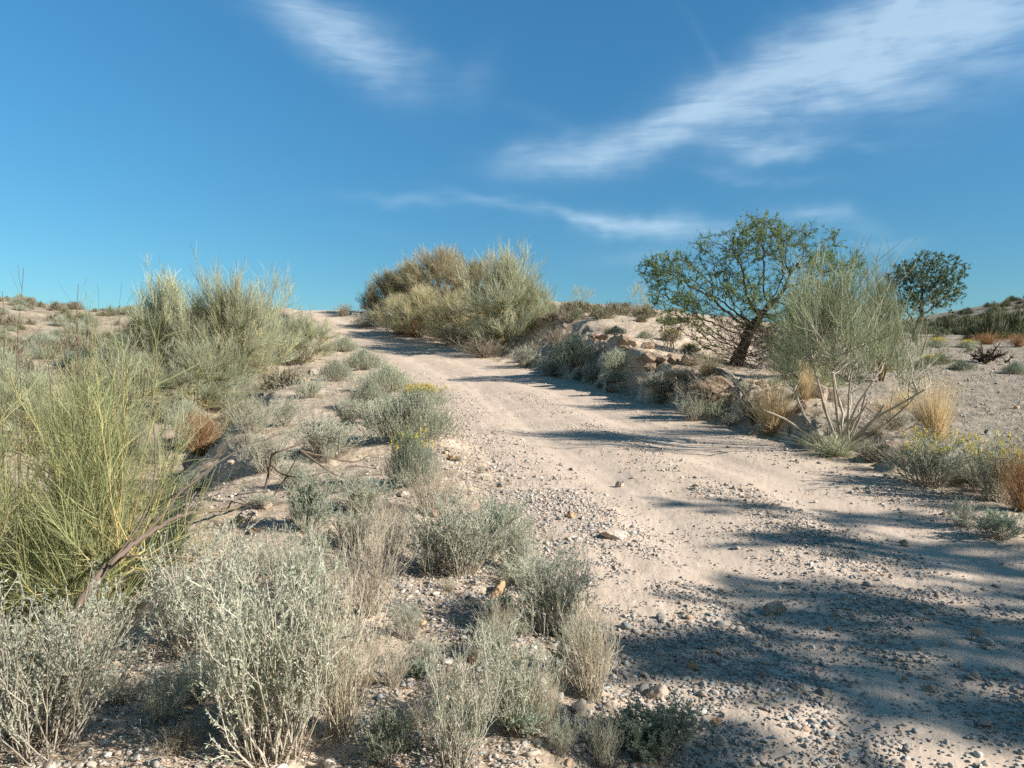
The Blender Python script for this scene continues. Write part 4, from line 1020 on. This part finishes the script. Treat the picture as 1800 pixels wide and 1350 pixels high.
# little weeds and dry tufts of the verge, alike
def scatter_plants():
    R = rng(91); P2 = random.Random(4)
    def fits(x, y, lo, hi):
        z, road, off, wR, wL = terrain(np.array([x]), np.array([y]), mask=True)
        return float(road[0]), float(off[0]), float(wR[0]), float(wL[0])
    n = 0
    while n < 46:                                    # verge
        u, v = R.uniform(180, 1120), R.uniform(620, 1340); x, y, z = at(u, v)
        rd, off, wR, wL = fits(x, y, 0, 0)
        if rd > .15 or off > 0 or wL > .75 or off < -6.5: continue
        k = P2.choice(['salt', 'straw', 'salt', 'drygrey', 'saltgreen']); h = P2.uniform(.07, .2) * (1 + y * .02)
        lab = {'salt': 'ankle-high grey weed on the bare soil of the left verge', 'straw': 'ankle-high tuft of dry stalks on the left verge', 'drygrey': 'little brown dried-up weed on the left verge',
               'saltgreen': 'little green weed on the bare soil of the left verge'}[k]
        plant_at(k, x, y, h, h * P2.uniform(1, 1.9), lab, 'small ' + k.replace('salt', 'grey ').strip() + ' weeds of the left verge', name='small_weed'); n += 1
    n = 0
    while n < 62:                                    # along the right bank and trackside
        u, v = R.uniform(880, 1800), R.uniform(585, 930); x, y, z = at(u, v)
        rd, off, wR, wL = fits(x, y, 0, 0)
        if rd > .3 or off < 1.6 or off > 4.2 + .08 * y: continue
        k = P2.choice(['salt', 'drygrey', 'drygrey', 'straw', 'cushion']); h = P2.uniform(.12, .34)
        lab = {'salt': 'small grey weed on the earth bank right of the track', 'drygrey': 'small brown twiggy weed on the earth bank right of the track', 'straw': 'small straw tuft on the earth bank right of the track',
               'cushion': 'small rounded grey shrub on the earth bank right of the track'}[k]
        plant_at(k, x, y, h, h * P2.uniform(1.1, 2.1), lab, lab.split(' on ')[0] + 's on the right bank', name='small_weed'); n += 1
    n = 0
    while n < 285:                                   # left hillside
        y = 12 + 60 * R.random() ** 1.1; u = R.uniform(-80, 560); x = (u - CU) / F * y
        rd, off, wR, wL = fits(x, y, 0, 0)
        if rd > .05 or wL < .6: continue
        k = P2.choice(['scrubgrey', 'scrubgrey', 'scrubgreen', 'scrubgrey', 'cushion']); h = P2.uniform(.28, .8) * (1 if y > 20 else .75)
        lab = {'scrubgrey': 'brownish grey scrub bush, one of many dotted over the bare left hillside', 'scrubgreen': 'greenish scrub bush dotted over the bare left hillside', 'cushion': 'silvery rounded shrub dotted over the bare left hillside'}[k]
        plant_at(k, x, y, h, h * P2.uniform(1.3, 2.2), lab, {'scrubgrey': 'grey scrub on the left hillside', 'scrubgreen': 'green scrub on the left hillside', 'cushion': 'silvery shrubs on the left hillside'}[k]); n += 1
    n = 0
    while n < 46:                                    # skyline right of the mound
        u = R.uniform(955, 1180); y = R.uniform(29, 36); x = (u - CU) / F * y
        k = P2.choice(['scrubgrey', 'scrubgrey', 'drygrey', 'scrubgreen']); h = P2.uniform(.25, .6)
        plant_at(k, x, y, h, h * P2.uniform(1.2, 2), {'scrubgrey': 'brown-grey scrub bush in the band along the skyline right of the mound', 'drygrey': 'twiggy brown bush in the skyline band right of the mound', 'scrubgreen': 'green scrub bush in the skyline band right of the mound'}[k],
                 {'scrubgrey': 'skyline scrub bushes', 'drygrey': 'skyline twiggy bushes', 'scrubgreen': 'skyline green bushes'}[k]); n += 1
    n = 0
    while n < 90:                                    # open field at the right
        u = R.uniform(1130, 1850); y = R.uniform(22, 75); x = (u - CU) / F * y
        k = P2.choice(['scrubgrey', 'scrubgreen', 'ginger', 'scrubgrey']); h = P2.uniform(.12, .45)
        if y < 34 and P2.random() < .6: continue
        plant_at(k, x, y, h, h * P2.uniform(1.5, 2.6), {'scrubgrey': 'low dull scrub bush in the open field behind the trees', 'scrubgreen': 'low green scrub bush in the open field behind the trees', 'ginger': 'low rusty bush in the open field behind the trees'}[k],
                 {'scrubgrey': 'dull scrub of the field', 'scrubgreen': 'green scrub of the field', 'ginger': 'rusty scrub of the field'}[k]); n += 1
    n = 0
    while n < 150:                                    # far hill at the right
        u = R.uniform(1560, 1870); y = R.uniform(100, 235); x = (u - CU) / F * y
        plant_at('scrubgrn2' if P2.random() < .6 else 'scrubgreen', x, y, P2.uniform(.8, 2.2), P2.uniform(2, 4.5), 'dark bush on the distant hill at the right', 'dark bushes of the distant hill', name='hill_bush'); n += 1
scatter_plants()

# ------------------------------------------------------------------ dead branches
def path_tube(pts, r0, r1, R, sides=6, tint=.5, sub=6, wob=.0):
    p = np.array(pts, float); t = np.linspace(0, len(p) - 1, (len(p) - 1) * sub + 1)
    i = np.minimum(t.astype(int), len(p) - 2); f = (t - i)[:, None]
    pm = np.vstack([2 * p[0] - p[1], p, 2 * p[-1] - p[-2]])
    a, b, c, d = pm[i], pm[i + 1], pm[i + 2], pm[i + 3]
    q = .5 * (2 * b + (c - a) * f + (2 * a - 5 * b + 4 * c - d) * f ** 2 + (3 * b - a - 3 * c + d) * f ** 3)
    q = q + R.normal(size=q.shape) * wob
    return q, tubes(R, q[None], r0, r1, sides, tint)
def wp(u, v, dist, h=0.0):
    """a point seen at (u, v), at the given forward distance"""
    return np.array([(u - CU) / F * dist, dist, EYE + (HV - v) / F * dist + h])
def dead_branch():
    R = rng(101)
    # ground track of the long fallen branch, resting on the verge
    def g(u, v, lift): x, y, z = at(u, v); return np.array([x, y, z + lift])
    def f(u, v, y):
        p = wp(u, v, y); p[2] = max(p[2], ground_z(p[0], p[1]) + .03); return p
    e0 = g(455, 886, .03); ye = e0[1]
    main = [f(125, 1085, 3.95), f(180, 1005, 4.1), f(255, 942, 4.5), f(325, 905, 5.2), f(400, 895, ye - .35), e0]
    org = main[3]; parts = []
    q, tb = path_tube([p - org for p in main], .019, .009, R, 8, .6, sub=12, wob=.004); parts.append(('branch', [(*tb, 0)]))
    tw = []
    e = main[-1]
    def up(u, v, y): return wp(u, v, y)
    y0 = e[1]
    forks = [[e, up(480, 872, y0 + .05), up(505, 835, y0 + .1), up(528, 792, y0 + .1)],
             [up(462, 878, y0), up(473, 830, y0 + .05), up(480, 800, y0), up(500, 790, y0), up(545, 770, y0 + .2), up(552, 740, y0 + .2)],
             [up(528, 792, y0 + .1), up(560, 800, y0 + .3), up(620, 812, y0 + .5), up(650, 800, y0 + .6)],
             [up(528, 792, y0 + .1), up(560, 815, y0 + .1), up(600, 838, y0 + .2), up(650, 835, y0 + .4), up(680, 835, y0 + .6)],
             [up(476, 815, y0), up(495, 833, y0), up(530, 838, y0 - .1), up(575, 830, y0)],
             [up(473, 830, y0 + .05), up(468, 800, y0 + .1), up(480, 790, y0 + .1)],
             [up(505, 835, y0 + .1), up(520, 860, y0), up(545, 862, y0)],
             [up(600, 838, y0 + .2), up(615, 820, y0 + .3), up(660, 822, y0 + .5)]]
    for fk in forks:
        q, tb = path_tube([p - org for p in fk], .011, .004, R, 5, .15, wob=.002); tw.append((*tb, 0))
    # smaller side twigs
    side = [[main[0], main[0] + [.25, .3, .5], main[0] + [.22, .45, .95]], [main[2], main[2] + [.1, .3, .22], main[2] + [.35, .55, .45], main[2] + [.62, .75, .55]],
            [main[0] + [-.2, 0, -.1], main[0] + [-.5, -.2, .05], main[0] + [-.9, -.3, .0]],
            [main[3], main[3] + [-.05, .25, .2], main[3] + [.12, .4, .42]], [main[1], main[1] + [.2, -.05, .1], main[1] + [.45, .05, .05]], [main[4], main[4] + [.1, -.15, .08], main[4] + [.3, -.2, .03]]]
    for sd in side:
        q, tb = path_tube([p - org for p in sd], .008, .003, R, 5, .3, wob=.004); tw.append((*tb, 0))
    parts.append(('twigs', tw))
    root = bpy.data.objects.new('fallen_branch', None); COL.objects.link(root); root.location = org
    for pn, ch in parts:
        o = bpy.data.objects.new(pn, mesh_from(pn, ch, [M_deadwood], True)); COL.objects.link(o); o.parent = root
    tag(root, 'long fallen grey branch with curling bare twigs lying across the left verge', 'dead branch')
dead_branch()

def brush_pile(u, v, w, h, label, seed, n=60, mat=None, name='brushwood', tilt=(30, 88), thick=.010, droop=.1):
    R = rng(seed); x, y, z = at(u, v); W = w / F * y; H = h / F * y
    base = np.stack([R.normal(0, .18, n) * W, R.normal(0, .12, n) * W, R.uniform(0, .5, n) * H], -1)
    D = rad_dirs(R, n, *tilt); s = curves(R, base, D, R.uniform(.3, .75, n) * max(W, H) * .8, 6, up=.0, wob=.16, down_end=droop)
    P, Dd, _ = along(R, s, 4, .2, 1); s1 = curves(R, P, spread(R, Dd, 15, 55), R.uniform(.1, .25, len(P)) * max(W, H), 4, up=0, wob=.2)
    P, Dd, _ = along(R, s1, 3, .2, 1); s2 = curves(R, P, spread(R, Dd, 15, 55), R.uniform(.05, .15, len(P)) * max(W, H), 3, up=0, wob=.2)
    ch = [(*tubes(R, s, thick, thick * .3, 4, R.random(n)), 0), (*tubes(R, s1, thick * .4, thick * .15, 3, R.random(len(s1))), 0), (*tubes(R, s2, thick * .2, thick * .1, 2, R.random(len(s2))), 0)]
    o = bpy.data.objects.new(name, mesh_from(name, ch, [mat or M_deadwood])); COL.objects.link(o); o.location = (x, y, z); tag(o, label, 'brushwood')
    return o
brush_pile(1350, 650, 210, 105, 'tangle of dead twigs on the bank under the spreading tree crown', 111, n=130, mat=M_bark, thick=.010)
brush_pile(1738, 640, 50, 30, 'exposed dark dead root in the open field at the right', 112, n=18, mat=M_bark, thick=.05, tilt=(40, 85))
brush_pile(650, 572, 60, 26, 'pale fallen stalks lying at the crest end of the mound thicket', 113, n=40, mat=M_straw, thick=.015)
brush_pile(1570, 760, 120, 40, 'thin bare arching twigs right of the open broom foot', 114, n=16, mat=M_deadwood, thick=.006)
brush_pile(1180, 620, 70, 60, 'dead drooping twigs under the low left branches of the tree', 115, n=34, mat=M_deadstem, thick=.009, tilt=(10, 60))
brush_pile(250, 900, 120, 50, 'dry brown twigs caught in the hollow under the near broom', 116, n=60, mat=M_drygrey, thick=.005)

# tall bare twigs reaching into the sky from the left brooms
def bare_twigs():
    R = rng(121)
    for (u, vb, vt, lab) in ((165, 640, 468, 'bare thin stalk with curled twigs rising above the left hillside skyline'), (25, 640, 430, 'bare wisps reaching into the sky at the left frame edge')):
        y = 6.2; b = np.array([(u - CU) / F * y, y, 0]); b[2] = ground_z(b[0], b[1]); top = wp(u, vt, y)
        s0 = curves(R, np.zeros((3, 3)), unit((top - b)[None] + R.normal(size=(3, 3)) * .12), np.linalg.norm(top - b) * np.array([.95, .8, .88]), 12, up=.02, wob=.05)
        P, Dd, _ = along(R, s0, 6, .6, .98); s1 = curves(R, P, spread(R, Dd, 20, 60), R.uniform(.1, .3, len(P)), 6, up=.02, wob=.15)
        P, Dd, _ = along(R, s1, 2, .4, 1); s2 = curves(R, P, spread(R, Dd, 20, 60), R.uniform(.04, .12, len(P)), 4, up=0, wob=.2)
        o = bpy.data.objects.new('bare_stalk', mesh_from('bare_stalk', [(*tubes(R, s0, .006, .002, 4, .3), 0), (*tubes(R, s1, .002, .001, 3, R.random(len(s1))), 0), (*tubes(R, s2, .0012, .0008, 2, .5), 0)], [M_deadwood]))
        COL.objects.link(o); o.location = b; tag(o, lab, 'dead stalk')
bare_twigs()

# ------------------------------------------------------------------ rocks
rock(1362, 1078, 52, 26, 'angular grey rock standing on the shaded wheel track', M_rock, seed=1)
rock(1590, 960, 16, 12, 'small sunlit cube-like stone on the right side of the track', M_rock, seed=2, name='stone', cat='stone')
rock(1072, 945, 56, 18, 'flat pale rock sunk at the left edge of the gravel', M_rock, seed=3)
rock(1004, 910, 24, 12, 'reddish brown stone at the left gravel edge', M_rockred, seed=4, name='stone', cat='stone')
rock(1090, 856, 20, 12, 'whitish stone on the left wheel track', M_rock, seed=5, name='stone', cat='stone')
rock(1223, 1178, 24, 14, 'ochre pebble among grey gravel near the bottom', M_rockred, seed=6, name='stone', cat='stone')
rock(1258, 1276, 24, 18, 'tan rounded stone at the bottom of the gravel', M_rockred, seed=7, name='stone', cat='stone')
rock(1720, 1118, 24, 14, 'rounded pale stone in the shade at the right', M_rock, seed=8, name='stone', cat='stone')
rock(1632, 1215, 20, 12, 'pale oval stone in the shade below the angular rock', M_rock, seed=9, name='stone', cat='stone')
rock(1448, 1222, 26, 16, 'blue-grey stone in the lower gravel', M_rockgrey, seed=10, name='stone', cat='stone')
rock(1405, 1212, 34, 15, 'brown flat stone left of the blue-grey one', M_rockgrey, seed=11, name='stone', cat='stone')
rock(1265, 1150, 18, 12, 'white pebble standing out of the dark gravel', M_rock, seed=12, name='stone', cat='stone')
rock(432, 915, 36, 20, 'pale block at the end of the fallen branch', M_rock, seed=13)
rock(468, 895, 24, 16, 'smaller pale stone behind the block by the fallen branch', M_rock, seed=14, name='stone', cat='stone')
rock(448, 935, 22, 12, 'low tan stone in front of the pale block', M_rockred, seed=15, name='stone', cat='stone')
rock(705, 1262, 26, 22, 'dark blue-grey stone between the straw shrub and the green shrub', M_rockgrey, seed=16, name='stone', cat='stone')
rock(902, 1160, 22, 18, 'orange stone between the bottom shrubs', M_rockred, seed=17, name='stone', cat='stone')
rock(868, 1056, 20, 10, 'rust-coloured pebble on bare soil above the bottom shrubs', M_rockred, seed=18, name='stone', cat='stone')
rock(535, 672, 20, 10, 'orange stone on the pale verge crest', M_rockred, seed=19, name='stone', cat='stone')
rock(555, 660, 24, 12, 'white rock on the pale verge crest', M_rock, seed=20)
rock(1323, 762, 10, 8, 'tiny orange stone at the foot of the bank', M_rockred, seed=21, name='stone', cat='stone')
rock(952, 572, 30, 14, 'pale block lying above the fresh broom on the slope', M_rock, seed=22)
rock(993, 577, 12, 9, 'white stone on the slope right of the pale block', M_rock, seed=23, name='stone', cat='stone')
rock(1443, 700, 30, 34, 'upright pale rock on the bank left of the open broom', M_rock, seed=24)
rock(1410, 725, 24, 18, 'brown clod of earth under the upright pale rock', M_clod, seed=25, name='earth_clod', cat='earth clod')
rock(1575, 790, 60, 22, 'broad pale hump of earth right of the open broom foot', M_clod, seed=26, name='earth_clod', cat='earth clod', rot=0, sink=.5)
rock(1100, 612, 38, 22, 'crumbling earth block at the left end of the eroded bank', M_clod, seed=27, name='earth_clod', cat='earth clod', rot=0)
rock(1145, 640, 44, 23, 'earth block overhanging the dark hollow in the bank', M_clod, seed=28, name='earth_clod', cat='earth clod', rot=0)
rock(1190, 668, 38, 24, 'rugged earth block in the middle of the eroded bank', M_clod, seed=29, name='earth_clod', cat='earth clod', rot=0)
rock(1260, 690, 66, 25, 'long pale-topped earth ledge of the bank', M_clod, seed=30, name='earth_clod', cat='earth clod', rot=.2)
rock(1350, 712, 49, 22, 'earth ledge left of the buff tussock', M_clod, seed=31, name='earth_clod', cat='earth clod', rot=0)
rock(1380, 668, 20, 14, 'pale stone beside the straw tussock in front of the tree', M_rock, seed=32, name='stone', cat='stone')
rock(1075, 690, 25, 12, 'clod of earth at the bank foot in shade', M_clod, seed=33, name='earth_clod', cat='earth clod')
def clods():
    R = rng(161)
    for i in range(16):
        y = R.uniform(10.5, 24); x0 = road_cx(y) + 2.05; off = R.uniform(.45, 1.25) if y < 19 else R.uniform(.6, 2.2); x = x0 + off
        u = CU + F * x / y; v = HV - F * (ground_z(x, y) - EYE) / y; s_ = R.uniform(.15, .42)
        rock(u, v, s_ * F / y, s_ * R.uniform(.35, .55) * F / y, 'pale crumbling clod of dry earth, one of those lined along the eroded bank', M_clod, name='earth_clod', seed=400 + i, group='earth clods of the bank', cat='earth clod', rot=R.uniform(-1, 1), sub=4)
clods()
def small_rocks():
    R = rng(131)
    for i in range(70):
        while True:
            u, v = R.uniform(150, 1800), R.uniform(600, 1330); x, y, z = at(u, v)
            _, rd, off, wR, wL = terrain(np.array([x]), np.array([y]), mask=True)
            if rd[0] < .5 and (wR[0] > .1 or off[0] < 0) or (R.random() < .25): break
        side = 'left verge' if off[0] < -1.9 else ('earth bank' if off[0] > 2 else 'track')
        s = R.uniform(.04, .13) if side != 'track' else R.uniform(.03, .06)
        rock(u, v, s * F / y, s * .6 * F / y, {'left verge': 'small loose stone on the left verge', 'earth bank': 'small loose stone on the bank and field edge at the right', 'track': 'loose fist-sized stone lying on the track'}[side],
             [M_rock, M_rock, M_rockred, M_rockgrey][R.integers(4)], name='stone', seed=200 + i, group='loose stones of the ' + side, cat='stone', sub=2)
small_rocks()

# ------------------------------------------------------------------ dry litter and seedlings
def litter():
    R = rng(141)
    def pts(n, y0, y1, u0, u1, cond):
        y = np.sqrt(R.uniform(y0 ** 2, y1 ** 2, n)); u = R.uniform(u0, u1, n); x = (u - CU) / F * y
        z, road, off, wR, wL = terrain(x, y, mask=True); k = R.random(n) < cond(x, y, road, off, wR, wL)
        return x[k], y[k], z[k]
    ch = []
    def lie(x, y, z, L, w, t, up=.12):
        n = len(x); a = R.uniform(0, 2 * pi, n); D = unit(np.stack([np.cos(a), np.sin(a), R.normal(0, up, n)], -1))
        s = curves(R, np.stack([x, y, z + .004], -1), D, L * R.uniform(.5, 1.5, n), 4, up=.0, wob=.16)
        ch.append((*tubes(R, s, w, w * .5, 3, t), 0))
    off_verge = lambda x, y, road, off, wR, wL: np.where((off < -1.9), (1 - road) * np.clip(.55 + fbm(x, y, 1.2, 3), 0, 1), 0)
    x, y, z = pts(42000, 2.2, 8, -60, 1200, off_verge); lie(x, y, z, .05, .0011, R.random(len(x)))
    x, y, z = pts(26000, 7, 20, -60, 900, off_verge); lie(x, y, z, .09, .0028, R.random(len(x)))
    x, y, z = pts(14000, 7, 22, 900, 1860, lambda x, y, road, off, wR, wL: np.where(off > 1.9, (1 - road) * np.clip(.35 + fbm(x, y, 1.2, 3), 0, 1) * (off < 5), 0)); lie(x, y, z, .08, .0026, R.random(len(x)))
    o = bpy.data.objects.new('dry_litter', mesh_from('dry_litter', ch, [M_drygrey])); COL.objects.link(o); o['kind'] = 'stuff'; o['label'] = 'dry twigs and stalks littering the bare soil'; o['category'] = 'litter'
    # seedlings and wiry dead herbs
    ch = []
    x, y, z = pts(5200, 2.3, 22, -60, 1860, lambda x, y, road, off, wR, wL: np.where(np.abs(off) > 1.9, (1 - road) * np.clip(.12 + fbm(x + 5, y, 1.0, 3), 0, 1), 0))
    n = len(x); k = 7; B = np.repeat(np.stack([x, y, z], -1), k, axis=0); sc = np.repeat(R.uniform(.03, .10, n) * (1 + y * .05), k)
    s = curves(R, B, rad_dirs(R, n * k, 5, 75), sc, 4, up=.05, wob=.15)
    w = np.repeat(.0008 + y * .00016, k)
    ch.append((*tubes(R, s, w, w * .6, 2, R.random(n * k)), 0))
    o = bpy.data.objects.new('dry_grass', mesh_from('dry_grass', ch, [M_palestem])); COL.objects.link(o); o['kind'] = 'stuff'; o['label'] = 'thin dry grass and seedlings on the soil beside the track'; o['category'] = 'dry grass'
litter()

# ------------------------------------------------------------------ trees and brooms beyond the right edge, shading the near track
shade_tree(12.35, .3, 6.8, 1.5, 151, 'roadside tree beyond the right edge of the view, first of three shading the gravel')
shade_tree(13.3, -1.45, 7.2, 1.5, 152, 'tallest of the roadside trees out of view at the right, shading the track')
shade_tree(11.2, -1.3, 4.8, 1.0, 153, 'lowest of the roadside trees out of view at the right, behind the viewer', 450, 5500, .9)
